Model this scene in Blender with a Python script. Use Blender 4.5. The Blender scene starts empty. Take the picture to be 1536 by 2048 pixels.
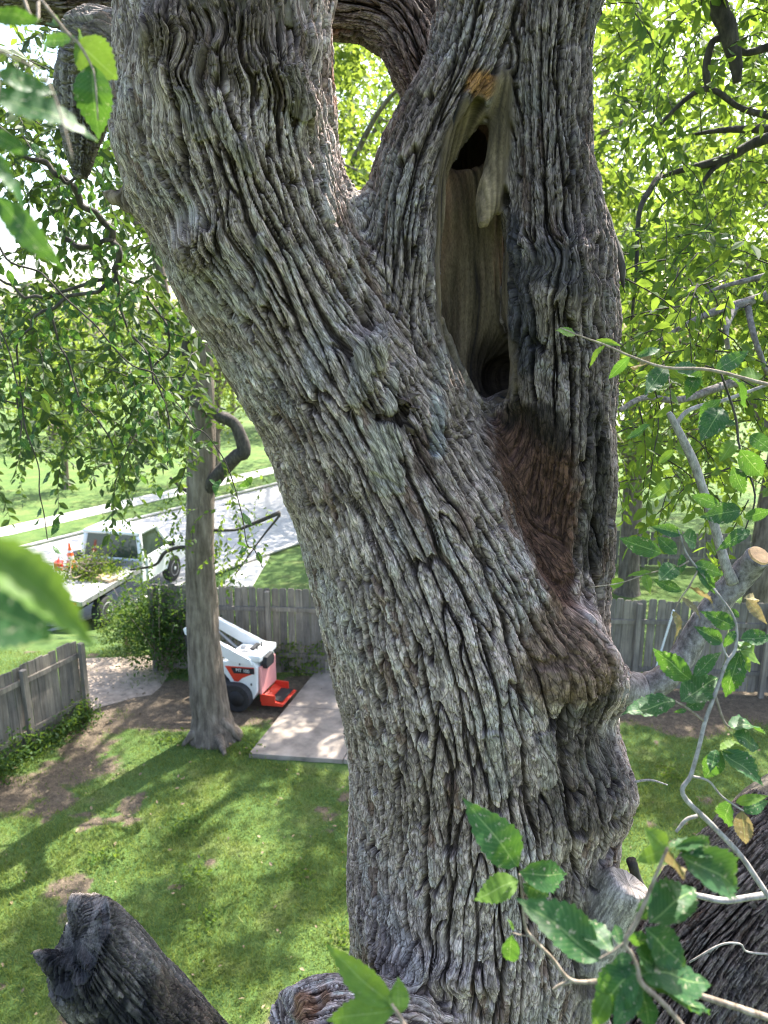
import bpy, bmesh, math, random, time
import numpy as np
from mathutils import Vector, Matrix, Euler
T0 = time.time()
random.seed(7); rng = np.random.default_rng(7)
scene = bpy.context.scene
R = math.radians

# ------------------------------------------------------------------ camera
FPX = 1507.0; PITCH = R(14.0); CAM_H = 6.8
CP, SP = math.cos(PITCH), math.sin(PITCH)
cam_data = bpy.data.cameras.new('camera'); cam = bpy.data.objects.new('camera', cam_data)
scene.collection.objects.link(cam); scene.camera = cam
cam.location = (0, 0, CAM_H); cam.rotation_euler = (R(90) - PITCH, 0, 0)
cam_data.sensor_fit = 'VERTICAL'; cam_data.sensor_height = 36.0; cam_data.lens = 36.0 * FPX / 2048.0
cam_data.clip_start = 0.02; cam_data.clip_end = 2000
cam_data.dof.use_dof = True; cam_data.dof.focus_distance = 1.9; cam_data.dof.aperture_fstop = 5.6
# ------------------------------------------------------------------ sky + sun
SUN_EL, SUN_AZ = R(52), R(35)          # azimuth from +Y (away from the camera) towards +X
world = bpy.data.worlds.new('World'); scene.world = world; world.use_nodes = True
wn = world.node_tree.nodes; wl = world.node_tree.links
bgn = wn['Background']; sky = wn.new('ShaderNodeTexSky'); sky.sky_type = 'NISHITA'; sky.sun_disc = False
sky.sun_elevation = SUN_EL; sky.sun_rotation = SUN_AZ; sky.air_density = 1.0; sky.dust_density = 3.0; sky.ozone_density = 1.0
wl.new(sky.outputs[0], bgn.inputs[0]); bgn.inputs[1].default_value = 0.15
sun_d = bpy.data.lights.new('sun', 'SUN'); sun_d.energy = 5.0; sun_d.angle = R(0.6); sun_d.color = (1, 0.95, 0.86)
sun = bpy.data.objects.new('sun', sun_d); scene.collection.objects.link(sun)
sv = Vector((math.cos(SUN_EL) * math.sin(SUN_AZ), math.cos(SUN_EL) * math.cos(SUN_AZ), math.sin(SUN_EL)))
sun.rotation_euler = sv.to_track_quat('Z', 'Y').to_euler(); sun.location = sv * 60
vs = scene.view_settings; vs.view_transform = 'Standard'; vs.look = 'None'; vs.exposure = 2.0; vs.gamma = 1.0
scene.cycles.filter_width = 1.0; scene.cycles.max_bounces = 6; scene.cycles.transparent_max_bounces = 8
scene.cycles.diffuse_bounces = 4

# ------------------------------------------------------------------ helpers
def ray(x, y):
    a = (x - 768) / FPX; b = -(y - 1024) / FPX
    return np.array((a, CP + b * SP, -SP + b * CP))
def PY(x, y, Y):                 # point on the pixel's ray at world distance Y
    d = ray(x, y); t = Y / d[1]; return np.array((d[0] * t, Y, CAM_H + d[2] * t))
def PD(x, y, D):                 # ... at camera depth D
    d = ray(x, y); return np.array((d[0] * D, d[1] * D, CAM_H + d[2] * D))
def G(x, y, z=0.0):              # ... on the plane z
    d = ray(x, y); t = (z - CAM_H) / d[2]; return np.array((d[0] * t, d[1] * t, z))
def cdepth(p): return p[1] * CP - (p[2] - CAM_H) * SP
def pxr(p, r): return r * cdepth(p) / FPX
def proj(P):
    dep = P[:, 1] * CP - (P[:, 2] - CAM_H) * SP
    up = P[:, 1] * SP + (P[:, 2] - CAM_H) * CP
    return 768 + FPX * P[:, 0] / dep, 1024 - FPX * up / dep, dep
def sstep(a, b, x):
    t = np.clip((x - a) / (b - a), 0, 1); return t * t * (3 - 2 * t)

_tab = rng.random(4096).astype(np.float32)
_ang = rng.random(1024) * 2 * np.pi
_gx = np.cos(_ang).astype(np.float32); _gy = np.sin(_ang).astype(np.float32)
def hsh(ix, iy, seed=0):
    h = ix.astype(np.uint32) * np.uint32(374761393) + iy.astype(np.uint32) * np.uint32(668265263) + np.uint32((seed * 974634777) & 0xffffffff)
    h = (h ^ (h >> np.uint32(13))) * np.uint32(1274126177)
    return h ^ (h >> np.uint32(16))
def perlin(x, y, seed=0):
    x = np.asarray(x, np.float32); y = np.asarray(y, np.float32)
    x0 = np.floor(x); y0 = np.floor(y); fx = x - x0; fy = y - y0
    ix = x0.astype(np.int64); iy = y0.astype(np.int64)
    u = fx * fx * fx * (fx * (fx * 6 - 15) + 10); v = fy * fy * fy * (fy * (fy * 6 - 15) + 10)
    def g(dx, dy):
        h = hsh(ix + dx, iy + dy, seed) & np.uint32(1023)
        return _gx[h] * (fx - dx) + _gy[h] * (fy - dy)
    a = g(0, 0); b = g(1, 0); c = g(0, 1); d = g(1, 1)
    return (a + u * (b - a) + v * (c - a + u * (a - b - c + d))) * 1.5
def voro(x, y, seed=0, jit=0.9):
    x = np.asarray(x, np.float32); y = np.asarray(y, np.float32)
    ix = np.floor(x).astype(np.int64); iy = np.floor(y).astype(np.int64)
    f1 = np.full(x.shape, 9, np.float32); f2 = f1.copy(); idr = np.zeros(x.shape, np.float32); rx = idr.copy(); ry = idr.copy()
    for dx in (-1, 0, 1):
        for dy in (-1, 0, 1):
            h = hsh(ix + dx, iy + dy, seed)
            px = ix + dx + 0.5 + jit * (_tab[h & np.uint32(4095)] - 0.5) - x
            py = iy + dy + 0.5 + jit * (_tab[(h >> np.uint32(12)) & np.uint32(4095)] - 0.5) - y
            d = px * px + py * py
            m = d < f1
            f2 = np.where(m, f1, np.minimum(f2, d)); f1 = np.where(m, d, f1)
            idr = np.where(m, _tab[(h >> np.uint32(7)) & np.uint32(4095)], idr); rx = np.where(m, px, rx); ry = np.where(m, py, ry)
    return np.sqrt(f1), np.sqrt(f2), idr, rx, ry
def fbm3(P, f, seed=0, oct=3):
    s = 0; a = 1.0
    for o in range(oct):
        s = s + a * (perlin(P[:, 0] * f + P[:, 1] * f * .7 + 3.1 * o, P[:, 2] * f - P[:, 1] * f * .7, seed + o)); a *= .5; f *= 2.03
    return s

# ------------------------------------------------------------------ materials
def mat(name):
    m = bpy.data.materials.new(name); m.use_nodes = True
    nt = m.node_tree; b = nt.nodes['Principled BSDF']
    return m, nt, b
def N(nt, t, **kw):
    n = nt.nodes.new(t)
    for k, v in kw.items():
        if hasattr(n, k): setattr(n, k, v)
        else: n.inputs[k].default_value = v
    return n
def ramp(nt, fac, stops, interp='LINEAR'):
    r = nt.nodes.new('ShaderNodeValToRGB'); r.color_ramp.interpolation = interp
    e = r.color_ramp.elements
    while len(e) < len(stops): e.new(0.5)
    for q, (p, c) in zip(e, stops): q.position = p; q.color = (*c, 1) if len(c) == 3 else c
    nt.links.new(fac, r.inputs[0]); return r
def noise(nt, scale, detail=4, rough=.6, coord=None, vec_scale=None):
    n = N(nt, 'ShaderNodeTexNoise'); n.inputs['Scale'].default_value = scale; n.inputs['Detail'].default_value = detail; n.inputs['Roughness'].default_value = rough
    if coord is None:
        tc = nt.nodes.new('ShaderNodeTexCoord'); coord = tc.outputs['Object']
    if vec_scale:
        mp = nt.nodes.new('ShaderNodeMapping'); mp.inputs['Scale'].default_value = vec_scale; nt.links.new(coord, mp.inputs[0]); coord = mp.outputs[0]
    nt.links.new(coord, n.inputs['Vector']); return n
def mixc(nt, fac, a, b, mode='MIX'):
    m = nt.nodes.new('ShaderNodeMix'); m.data_type = 'RGBA'; m.blend_type = mode
    for s, v in ((0, fac), (6, a), (7, b)):
        if hasattr(v, 'is_output') or isinstance(v, bpy.types.NodeSocket): nt.links.new(v, m.inputs[s])
        else: m.inputs[s].default_value = v if s == 0 else (*v, 1)
    return m.outputs[2]
def bump(nt, b, h, strength=.5, dist=.01):
    n = nt.nodes.new('ShaderNodeBump'); n.inputs['Strength'].default_value = strength; n.inputs['Distance'].default_value = dist
    nt.links.new(h, n.inputs['Height']); nt.links.new(n.outputs[0], b.inputs['Normal']); return n
def simple(name, col, rough=.6, var=.25, scale=6, metallic=0, bumpd=0, vec_scale=None):
    m, nt, b = mat(name)
    n = noise(nt, scale, 5, .6, None, vec_scale)
    r = ramp(nt, n.outputs[0], [(.3, tuple(c * (1 - var) for c in col)), (.7, tuple(min(1, c * (1 + var)) for c in col))])
    nt.links.new(r.outputs[0], b.inputs['Base Color']); b.inputs['Roughness'].default_value = rough; b.inputs['Metallic'].default_value = metallic
    if bumpd: bump(nt, b, n.outputs[0], .6, bumpd)
    return m
M = {}
def vcol_mat(name, rough=.9):
    m, nt, b = mat(name)
    a = nt.nodes.new('ShaderNodeAttribute'); a.attribute_name = 'Col'; bu = nt.nodes.new('ShaderNodeAttribute'); bu.attribute_name = 'Buv'
    v = bu.outputs['Vector']
    n = noise(nt, 260, 6, .72, v, (1, .30, 1)); n2 = noise(nt, 45, 5, .65, v, (1, .35, 1)); n3 = noise(nt, 900, 3, .6, None)
    wv = noise(nt, 130, 3, .6, v, (1, .6, 1)); ad = nt.nodes.new('ShaderNodeMix'); ad.data_type = 'VECTOR'; ad.inputs[0].default_value = .004
    nt.links.new(v, ad.inputs[4]); nt.links.new(wv.outputs['Color'], ad.inputs[5])
    mp = nt.nodes.new('ShaderNodeMapping'); mp.inputs['Scale'].default_value = (115, 22, 1); nt.links.new(ad.outputs[1], mp.inputs[0])
    vo = N(nt, 'ShaderNodeTexVoronoi', feature='DISTANCE_TO_EDGE'); vo.inputs['Scale'].default_value = 1.0; nt.links.new(mp.outputs[0], vo.inputs['Vector'])
    crack = ramp(nt, vo.outputs['Distance'], [(.0, (.42, .39, .37)), (.04, (.72, .7, .68)), (.10, (1, 1, 1))])
    sz = nt.nodes.new('ShaderNodeSeparateXYZ'); nt.links.new(v, sz.inputs[0]); ckc = mixc(nt, sz.outputs[2], crack.outputs[0], (1, 1, 1))
    r = ramp(nt, n.outputs[0], [(.28, (.50, .48, .47)), (.5, (1, 1, 1)), (.74, (1.5, 1.5, 1.51))])
    r2 = ramp(nt, n2.outputs[0], [(.3, (.74, .72, .70)), (.7, (1.2, 1.2, 1.2))])
    mp2 = nt.nodes.new('ShaderNodeMapping'); mp2.inputs['Scale'].default_value = (150, 58, 1); nt.links.new(ad.outputs[1], mp2.inputs[0])
    vc = N(nt, 'ShaderNodeTexVoronoi'); vc.inputs['Scale'].default_value = 1.0; nt.links.new(mp2.outputs[0], vc.inputs['Vector']); bwn = nt.nodes.new('ShaderNodeRGBToBW'); nt.links.new(vc.outputs['Color'], bwn.inputs[0])
    chip = ramp(nt, bwn.outputs[0], [(.15, (.66, .64, .63)), (.5, (1, 1, 1)), (.85, (1.38, 1.36, 1.34))])
    c = mixc(nt, 1.0, a.outputs['Color'], mixc(nt, sz.outputs[2], chip.outputs[0], (1, 1, 1)), 'MULTIPLY')
    for q in (r.outputs[0], r2.outputs[0], ckc): c = mixc(nt, 1.0, c, q, 'MULTIPLY')
    nt.links.new(c, b.inputs['Base Color']); b.inputs['Roughness'].default_value = rough; b.inputs['Specular IOR Level'].default_value = .25
    mt = N(nt, 'ShaderNodeMath', operation='MULTIPLY_ADD'); nt.links.new(ckc, mt.inputs[0]); mt.inputs[1].default_value = .8; nt.links.new(n.outputs[0], mt.inputs[2])
    mt2 = N(nt, 'ShaderNodeMath', operation='MULTIPLY_ADD'); nt.links.new(n3.outputs[0], mt2.inputs[0]); mt2.inputs[1].default_value = .5; nt.links.new(mt.outputs[0], mt2.inputs[2])
    bump(nt, b, mt2.outputs[0], 1.0, .0045)
    return m
M['bark'] = vcol_mat('elm_bark')
def bark_tube_mat(name, c0, c1, c2, sc=14, bd=.03, stretch=.16):
    m, nt, b = mat(name)
    tc = nt.nodes.new('ShaderNodeTexCoord')
    n = noise(nt, sc, 7, .65, tc.outputs['Object'], (1, 1, stretch)); n2 = noise(nt, sc * .25, 4, .6, tc.outputs['Object'])
    r = ramp(nt, n.outputs[0], [(.32, c0), (.5, c1), (.68, c2)]); r2 = ramp(nt, n2.outputs[0], [(.3, (.75, .73, .7)), (.7, (1.15, 1.15, 1.15))])
    nt.links.new(mixc(nt, 1.0, r.outputs[0], r2.outputs[0], 'MULTIPLY'), b.inputs['Base Color']); b.inputs['Roughness'].default_value = .9
    bump(nt, b, n.outputs[0], 1.0, bd); return m
M['bark_far'] = bark_tube_mat('furrowed_brown_bark', (.06, .045, .035), (.15, .12, .095), (.25, .21, .17))
M['bark_dark'] = bark_tube_mat('dark_branch_bark', (.02, .017, .015), (.05, .042, .036), (.10, .085, .07), 30, .01, .3)
M['twig_grey'] = bark_tube_mat('pale_grey_twig_bark', (.15, .135, .125), (.29, .265, .245), (.42, .39, .365), 120, .002, .5)
M['branch_grey'] = bark_tube_mat('speckled_grey_branch_bark', (.07, .06, .058), (.2, .175, .17), (.34, .31, .31), 60, .006, .7)
M['twig_brown'] = bark_tube_mat('brown_twig_bark', (.12, .09, .06), (.25, .2, .15), (.4, .34, .27), 120, .002, .5)
M['cut_wood'] = simple('fresh_cut_wood', (.62, .38, .19), .8, .35, 40, 0, .004)

def leaf_mat(name, c_lo, c_hi, trans=.45, near=False, tint=(.35, .5, .05), spots=0.0):
    m, nt, b = mat(name)
    nt.nodes.remove(b); out = nt.nodes['Material Output']
    geo = nt.nodes.new('ShaderNodeNewGeometry'); oi = nt.nodes.new('ShaderNodeObjectInfo')
    if near:
        tc = nt.nodes.new('ShaderNodeTexCoord'); uv = tc.outputs['UV']
        ad = nt.nodes.new('ShaderNodeVectorMath'); ad.operation = 'ADD'; sc = nt.nodes.new('ShaderNodeVectorMath'); sc.operation = 'SCALE'; sc.inputs['Scale'].default_value = 37.0
        cmb = nt.nodes.new('ShaderNodeCombineXYZ'); nt.links.new(oi.outputs['Random'], cmb.inputs[0]); nt.links.new(oi.outputs['Random'], cmb.inputs[1]); nt.links.new(cmb.outputs[0], sc.inputs[0])
        nt.links.new(uv, ad.inputs[0]); nt.links.new(sc.outputs[0], ad.inputs[1]); vec = ad.outputs[0]
        base = ramp(nt, oi.outputs['Random'], [(0, c_lo), (1, c_hi)]).outputs[0]
        n = noise(nt, 3.0, 3, .5, vec); base = mixc(nt, .5, base, ramp(nt, n.outputs[0], [(.3, tuple(c * .6 for c in c_lo)), (.7, tuple(c * 1.25 for c in c_hi))]).outputs[0])
        # veins: |u| and slanted stripes along v
        sp = nt.nodes.new('ShaderNodeSeparateXYZ'); nt.links.new(uv, sp.inputs[0])
        au = N(nt, 'ShaderNodeMath', operation='ABSOLUTE'); nt.links.new(sp.outputs[0], au.inputs[0])
        mid = ramp(nt, au.outputs[0], [(0.0, (1, 1, 1)), (.06, (0, 0, 0))])
        ml = N(nt, 'ShaderNodeMath', operation='MULTIPLY_ADD'); nt.links.new(au.outputs[0], ml.inputs[0]); ml.inputs[1].default_value = -.28; nt.links.new(sp.outputs[1], ml.inputs[2])
        m2 = N(nt, 'ShaderNodeMath', operation='MULTIPLY'); nt.links.new(ml.outputs[0], m2.inputs[0]); m2.inputs[1].default_value = 13.0
        fr = N(nt, 'ShaderNodeMath', operation='FRACT'); nt.links.new(m2.outputs[0], fr.inputs[0])
        vein = ramp(nt, fr.outputs[0], [(0, (1, 1, 1)), (.16, (0, 0, 0)), (.9, (0, 0, 0)), (1, (1, 1, 1))])
        base = mixc(nt, N_mul(nt, vein.outputs[0], .38), base, (.17, .27, .09)); base = mixc(nt, N_mul(nt, mid.outputs[0], .8), base, (.28, .38, .14))
        # pale eaten patches and small dots
        if spots:
            mp = nt.nodes.new('ShaderNodeMapping'); mp.inputs['Scale'].default_value = (1.6, 7.5, 1); mp.inputs['Rotation'].default_value = (0, 0, .35); nt.links.new(vec, mp.inputs[0])
            np_ = noise(nt, 1.6, 5, .65, mp.outputs[0]); pm = ramp(nt, np_.outputs[0], [(.66 - .06 * spots, (0, 0, 0)), (.70 - .06 * spots, (1, 1, 1))])
            vo = N(nt, 'ShaderNodeTexVoronoi'); vo.inputs['Scale'].default_value = 7.0; nt.links.new(vec, vo.inputs['Vector'])
            dm = ramp(nt, vo.outputs['Distance'], [(.07, (1, 1, 1)), (.12, (0, 0, 0))])
            base = mixc(nt, N_mul(nt, dm.outputs[0], .7), base, (.36, .42, .28)); base = mixc(nt, N_mul(nt, pm.outputs[0], .85), base, (.42, .36, .26))
        rnd = None
    else:
        n = noise(nt, .9, 3, .6); base = ramp(nt, geo.outputs['Random Per Island'], [(0, c_lo), (1, c_hi)]).outputs[0]
        base = mixc(nt, 1.0, base, ramp(nt, n.outputs[0], [(.3, (.7, .75, .7)), (.7, (1.25, 1.2, 1.1))]).outputs[0], 'MULTIPLY')
    p = nt.nodes.new('ShaderNodeBsdfPrincipled'); p.inputs['Roughness'].default_value = .5 if near else .55; p.inputs['Specular IOR Level'].default_value = .22
    nt.links.new(base, p.inputs['Base Color'])
    t = nt.nodes.new('ShaderNodeBsdfTranslucent'); tcol = mixc(nt, .6, base, tint); nt.links.new(tcol, t.inputs[0])
    mx = nt.nodes.new('ShaderNodeMixShader'); mx.inputs[0].default_value = trans
    nt.links.new(p.outputs[0], mx.inputs[1]); nt.links.new(t.outputs[0], mx.inputs[2]); nt.links.new(mx.outputs[0], out.inputs[0])
    return m
def N_mul(nt, sock, k):
    m = N(nt, 'ShaderNodeMath', operation='MULTIPLY'); nt.links.new(sock, m.inputs[0]); m.inputs[1].default_value = k; return m.outputs[0]
M['leaf'] = leaf_mat('elm_leaf', (.016, .060, .028), (.035, .11, .03), .32, True, (.17, .34, .02), 1.0)
M['leaf_pale'] = leaf_mat('elm_leaf_young', (.08, .17, .03), (.14, .24, .04), .45, True, (.28, .42, .03), .3)
M['leaf_dry'] = leaf_mat('elm_leaf_dry', (.16, .12, .06), (.25, .2, .1), .3, True, (.3, .22, .08), 1.2)
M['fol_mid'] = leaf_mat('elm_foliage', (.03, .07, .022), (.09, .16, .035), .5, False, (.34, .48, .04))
M['fol_light'] = leaf_mat('light_green_foliage', (.035, .085, .022), (.14, .20, .04), .5, False, (.36, .46, .05))  # lighter green leaves for background trees, bushes and cut brush
M['fol_shade'] = leaf_mat('elm_foliage_painted_shade', (.018, .042, .016), (.05, .095, .025), .22, False, (.22, .34, .04))  # darker copy of the elm foliage, shade put into its colour
M['fol_dark'] = leaf_mat('shrub_and_elm_shade_foliage', (.02, .05, .018), (.06, .12, .03), .4, False, (.25, .38, .04))  # shrub leaves; also stands in for shaded elm sprays on the right

# ------------------------------------------------------------------ object helpers
COL = scene.collection
def link(name, me, m=None, parent=None):
    o = bpy.data.objects.new(name, me); COL.objects.link(o)
    if m is not None and me is not None and len(me.materials) == 0: me.materials.append(m)
    if parent is not None: o.parent = parent
    return o
def tag(o, label=None, cat=None, group=None, kind=None):
    for k, v in (('label', label), ('category', cat), ('group', group), ('kind', kind)):
        if v: o[k] = v
    return o
def empty(name, loc=(0, 0, 0), rz=0, **kw):
    o = bpy.data.objects.new(name, None); COL.objects.link(o); o.location = loc; o.rotation_euler = (0, 0, rz); o.empty_display_size = .2
    tag(o, **kw); return o
def mesh_np(name, V, F, smooth=True, col=None, buv=None):
    me = bpy.data.meshes.new(name); V = np.asarray(V, np.float32); F = np.asarray(F, np.int32); k = F.shape[1]
    me.vertices.add(len(V)); me.vertices.foreach_set('co', V.ravel())
    me.loops.add(F.size); me.loops.foreach_set('vertex_index', F.ravel())
    me.polygons.add(len(F)); me.polygons.foreach_set('loop_start', np.arange(len(F), dtype=np.int32) * k)
    me.polygons.foreach_set('use_smooth', np.full(len(F), smooth))
    if col is not None:
        a = me.attributes.new('Col', 'FLOAT_COLOR', 'POINT'); c = np.ones((len(V), 4), np.float32); c[:, :3] = col; a.data.foreach_set('color', c.ravel())
    if buv is not None: a = me.attributes.new('Buv', 'FLOAT_VECTOR', 'POINT'); a.data.foreach_set('vector', np.ascontiguousarray(buv, np.float32).ravel())
    me.update(calc_edges=True); return me
def catmull(P, n):
    P = np.asarray(P, float)
    if len(P) < 3: t = np.linspace(0, 1, n + 1)[:, None]; return P[0] + (P[-1] - P[0]) * t
    Q = np.vstack([2 * P[0] - P[1], P, 2 * P[-1] - P[-2]]); out = []
    for i in range(1, len(Q) - 2):
        p0, p1, p2, p3 = Q[i - 1:i + 3]
        for t in np.arange(n) / n:
            out.append(.5 * (2 * p1 + (p2 - p0) * t + (2 * p0 - 5 * p1 + 4 * p2 - p3) * t * t + (3 * p1 - p0 - 3 * p2 + p3) * t ** 3))
    out.append(Q[-2]); return np.array(out)
def tube_vf(pts, rad, seg=8, wob=0.0, seed=0):
    """swept tube; pts (n,3), rad (n,)"""
    pts = np.asarray(pts, float); rad = np.asarray(rad, float); n = len(pts)
    tg = np.gradient(pts, axis=0); tg /= np.linalg.norm(tg, axis=1)[:, None] + 1e-12
    ref = np.array((0, -1.0, 0.13)); V = np.zeros((n, seg, 3)); e1p = None
    for i in range(n):
        e1 = (ref if e1p is None else e1p); e1 = e1 - tg[i] * e1.dot(tg[i])
        if np.linalg.norm(e1) < 1e-3: e1 = np.cross(tg[i], (1, 0, 0))
        e1 /= np.linalg.norm(e1); e1p = e1; e2 = np.cross(tg[i], e1)
        th = np.arange(seg) / seg * 2 * np.pi
        rr = rad[i] * (1 + wob * perlin(np.cos(th) * 1.7 + seed * 7.3, np.sin(th) * 1.7 + i * .35, seed))
        V[i] = pts[i] + rr[:, None] * (np.cos(th)[:, None] * e1 + np.sin(th)[:, None] * e2)
    i, j = np.meshgrid(np.arange(n - 1), np.arange(seg), indexing='ij'); j2 = (j + 1) % seg
    F = np.stack([i * seg + j, i * seg + j2, (i + 1) * seg + j2, (i + 1) * seg + j], -1).reshape(-1, 4)
    Vf = V.reshape(-1, 3); c0 = len(Vf); Vf = np.vstack([Vf, pts[0], pts[-1]])
    jj = np.arange(seg); j2 = (jj + 1) % seg
    F = np.vstack([F, np.stack([np.full(seg, c0), j2, jj, jj], -1)[:, [0, 1, 2, 2]], np.stack([np.full(seg, c0 + 1), (n - 1) * seg + jj, (n - 1) * seg + j2, (n - 1) * seg + j2], -1)])
    return Vf, F
def mesh_mixed(name, V, F, smooth=True):       # F may have quads with repeated last index -> triangles
    me = bpy.data.meshes.new(name)
    fl = [tuple(f) if f[2] != f[3] else tuple(f[:3]) for f in F.tolist()]
    me.from_pydata([tuple(v) for v in V.tolist()], [], fl)
    me.polygons.foreach_set('use_smooth', np.full(len(me.polygons), smooth)); me.update(); return me
def tube(name, nodes, m, parent=None, seg=8, sub=6, wob=0.0, seed=0):
    """nodes: list of (x,y,z,r)"""
    A = catmull(np.array(nodes, float), sub); V, F = tube_vf(A[:, :3], np.maximum(A[:, 3], .0008), seg, wob, seed)
    return link(name, mesh_mixed(name, V, F), m, parent)
def tubes(name, lists, m, parent=None, seg=6, sub=5, wob=0.0):
    Vs, Fs, o = [], [], 0
    for k, nodes in enumerate(lists):
        A = catmull(np.array(nodes, float), sub); V, F = tube_vf(A[:, :3], np.maximum(A[:, 3], .0008), seg, wob, k); Vs.append(V); Fs.append(F + o); o += len(V)
    return link(name, mesh_mixed(name, np.vstack(Vs), np.vstack(Fs)), m, parent)
def boxes(name, lst, m, parent=None, bevel=0.0, smooth=False):
    """lst of (cx,cy,cz,sx,sy,sz[,rotz[,rotx[,roty]]])"""
    bm = bmesh.new()
    for b in lst:
        c = b[:3]; s = b[3:6]; rz = b[6] if len(b) > 6 else 0; rx = b[7] if len(b) > 7 else 0; ry = b[8] if len(b) > 8 else 0
        mtx = Matrix.Translation(c) @ Euler((rx, ry, rz)).to_matrix().to_4x4() @ Matrix.Diagonal((*s, 1))
        bmesh.ops.create_cube(bm, size=1.0, matrix=mtx)
    if bevel: bmesh.ops.bevel(bm, geom=bm.edges[:], offset=bevel, segments=2, affect='EDGES', profile=.6)
    me = bpy.data.meshes.new(name); bm.to_mesh(me); bm.free()
    if smooth or bevel: me.polygons.foreach_set('use_smooth', np.full(len(me.polygons), bool(smooth)))
    return link(name, me, m, parent)
def prism(name, poly, y0, y1, m, parent=None, axis='Y', bevel=0.0):
    """extrude a 2-D outline: axis Y -> poly in (x,z); axis X -> poly in (y,z); axis Z -> poly in (x,y)"""
    bm = bmesh.new(); a, b = [], []
    for p in poly:
        for lst, k in ((a, y0), (b, y1)):
            co = (p[0], k, p[1]) if axis == 'Y' else (k, p[0], p[1]) if axis == 'X' else (p[0], p[1], k)
            lst.append(bm.verts.new(co))
    n = len(poly); bm.faces.new(a); bm.faces.new(b[::-1])
    for i in range(n): bm.faces.new((a[i], b[i], b[(i + 1) % n], a[(i + 1) % n]))
    bmesh.ops.recalc_face_normals(bm, faces=bm.faces[:])
    if bevel: bmesh.ops.bevel(bm, geom=bm.edges[:], offset=bevel, segments=2, affect='EDGES', profile=.6)
    me = bpy.data.meshes.new(name); bm.to_mesh(me); bm.free(); return link(name, me, m, parent)
# ------------------------------------------------------------------ ground, street, paths
def tz(x, y):
    t = np.clip((np.asarray(y, float) - 15.0) / 4.0, 0, 1); return -1.0 * t * t * (3 - 2 * t)
def segd(p, a, b):
    ab = b - a; t = np.clip(((p - a) @ ab) / (ab @ ab), 0, 1); return np.linalg.norm(p - a - t[:, None] * ab, axis=1)
yard_tree_p = G(425, 1472)
def dirt_mask(X, Y):
    p = np.stack([X, Y], -1); n = perlin(X * .9, Y * .9, 90) + .55 * perlin(X * 2.3, Y * 2.3, 91) + .3 * perlin(X * 6, Y * 6, 92)
    path = [G(215, 1330)[:2], G(225, 1400)[:2], G(150, 1530)[:2], G(20, 1600)[:2]]
    d = np.full(len(X), 9.0)
    for a, b in zip(path[:-1], path[1:]): d = np.minimum(d, segd(p, a, b) - .35)
    d = np.minimum(d, segd(p, G(300, 1400)[:2], G(420, 1420)[:2]) - .75)
    d = np.minimum(d, segd(p, G(540, 1415)[:2], G(600, 1380)[:2]) - .4)
    d = np.minimum(d, segd(p, G(1200, 1405)[:2], G(1700, 1415)[:2]) - .75)
    m = sstep(.5, -.35, d + .45 * n); bare = sstep(.25, .80, n + .25 * perlin(X * .35, Y * .35, 93)) * .8
    return np.clip(np.maximum(m, bare), 0, 1)
def axis(lo_, hi_, core0, core1, step, far):
    a = list(np.arange(core0, core1 + 1e-6, step)); s = step
    x = core0; L = []
    while x > lo_: s *= 1.35; x -= min(s, far); L.append(x)
    s = step; x = core1; H_ = []
    while x < hi_: s *= 1.35; x += min(s, far); H_.append(x)
    return np.array(L[::-1] + a + H_)
gx = axis(-260, 260, -9, 10, .12, 40); gy = axis(-60, 460, 4.5, 20, .12, 40)
GXX, GYY = np.meshgrid(gx, gy, indexing='ij'); X = GXX.ravel(); Y = GYY.ravel()
Z = tz(X, Y) + .025 * perlin(X * .8, Y * .8, 95) * ((Y < 15) & (Y > 4)) + .012 * perlin(X * 3, Y * 3, 96) * ((Y < 14) & (Y > 4)) - .012
dm_ = dirt_mask(X, Y) * (Y < 15); n = len(gy); i, j = np.meshgrid(np.arange(len(gx) - 1), np.arange(n - 1), indexing='ij')
F = np.stack([i * n + j, (i + 1) * n + j, (i + 1) * n + j + 1, i * n + j + 1], -1).reshape(-1, 4)
me = mesh_np('ground', np.stack([X, Y, Z], -1), F, True, np.stack([dm_] * 3, -1))
m, nt, b = mat('lawn_and_soil'); at_ = nt.nodes.new('ShaderNodeAttribute'); at_.attribute_name = 'Col'
n1 = noise(nt, 1.3, 5, .65); n2 = noise(nt, 34, 6, .75); n3 = noise(nt, 9, 5, .7)
gr = ramp(nt, n1.outputs[0], [(.3, (.055, .12, .02)), (.52, (.09, .16, .028)), (.72, (.16, .19, .055))]); gr2 = ramp(nt, n2.outputs[0], [(.3, (.45, .5, .4)), (.7, (1.35, 1.3, 1.25))])
gcol = mixc(nt, 1.0, gr.outputs[0], gr2.outputs[0], 'MULTIPLY')
so = ramp(nt, n3.outputs[0], [(.3, (.085, .062, .044)), (.55, (.16, .12, .085)), (.75, (.27, .21, .15))]); so_ = mixc(nt, 1.0, so.outputs[0], gr2.outputs[0], 'MULTIPLY')
ad = N(nt, 'ShaderNodeMath', operation='MULTIPLY_ADD'); nt.links.new(n3.outputs[0], ad.inputs[0]); ad.inputs[1].default_value = .6; sub_ = N(nt, 'ShaderNodeMath', operation='SUBTRACT'); nt.links.new(at_.outputs['Fac'], sub_.inputs[0]); sub_.inputs[1].default_value = .3; nt.links.new(sub_.outputs[0], ad.inputs[2])
mk = ramp(nt, ad.outputs[0], [(.35, (0, 0, 0)), (.6, (1, 1, 1))])
nt.links.new(mixc(nt, mk.outputs[0], gcol, so_), b.inputs['Base Color']); b.inputs['Roughness'].default_value = .95; bump(nt, b, n2.outputs[0], 1.0, .05)
tag(link('ground', me, m), kind='structure')
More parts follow.
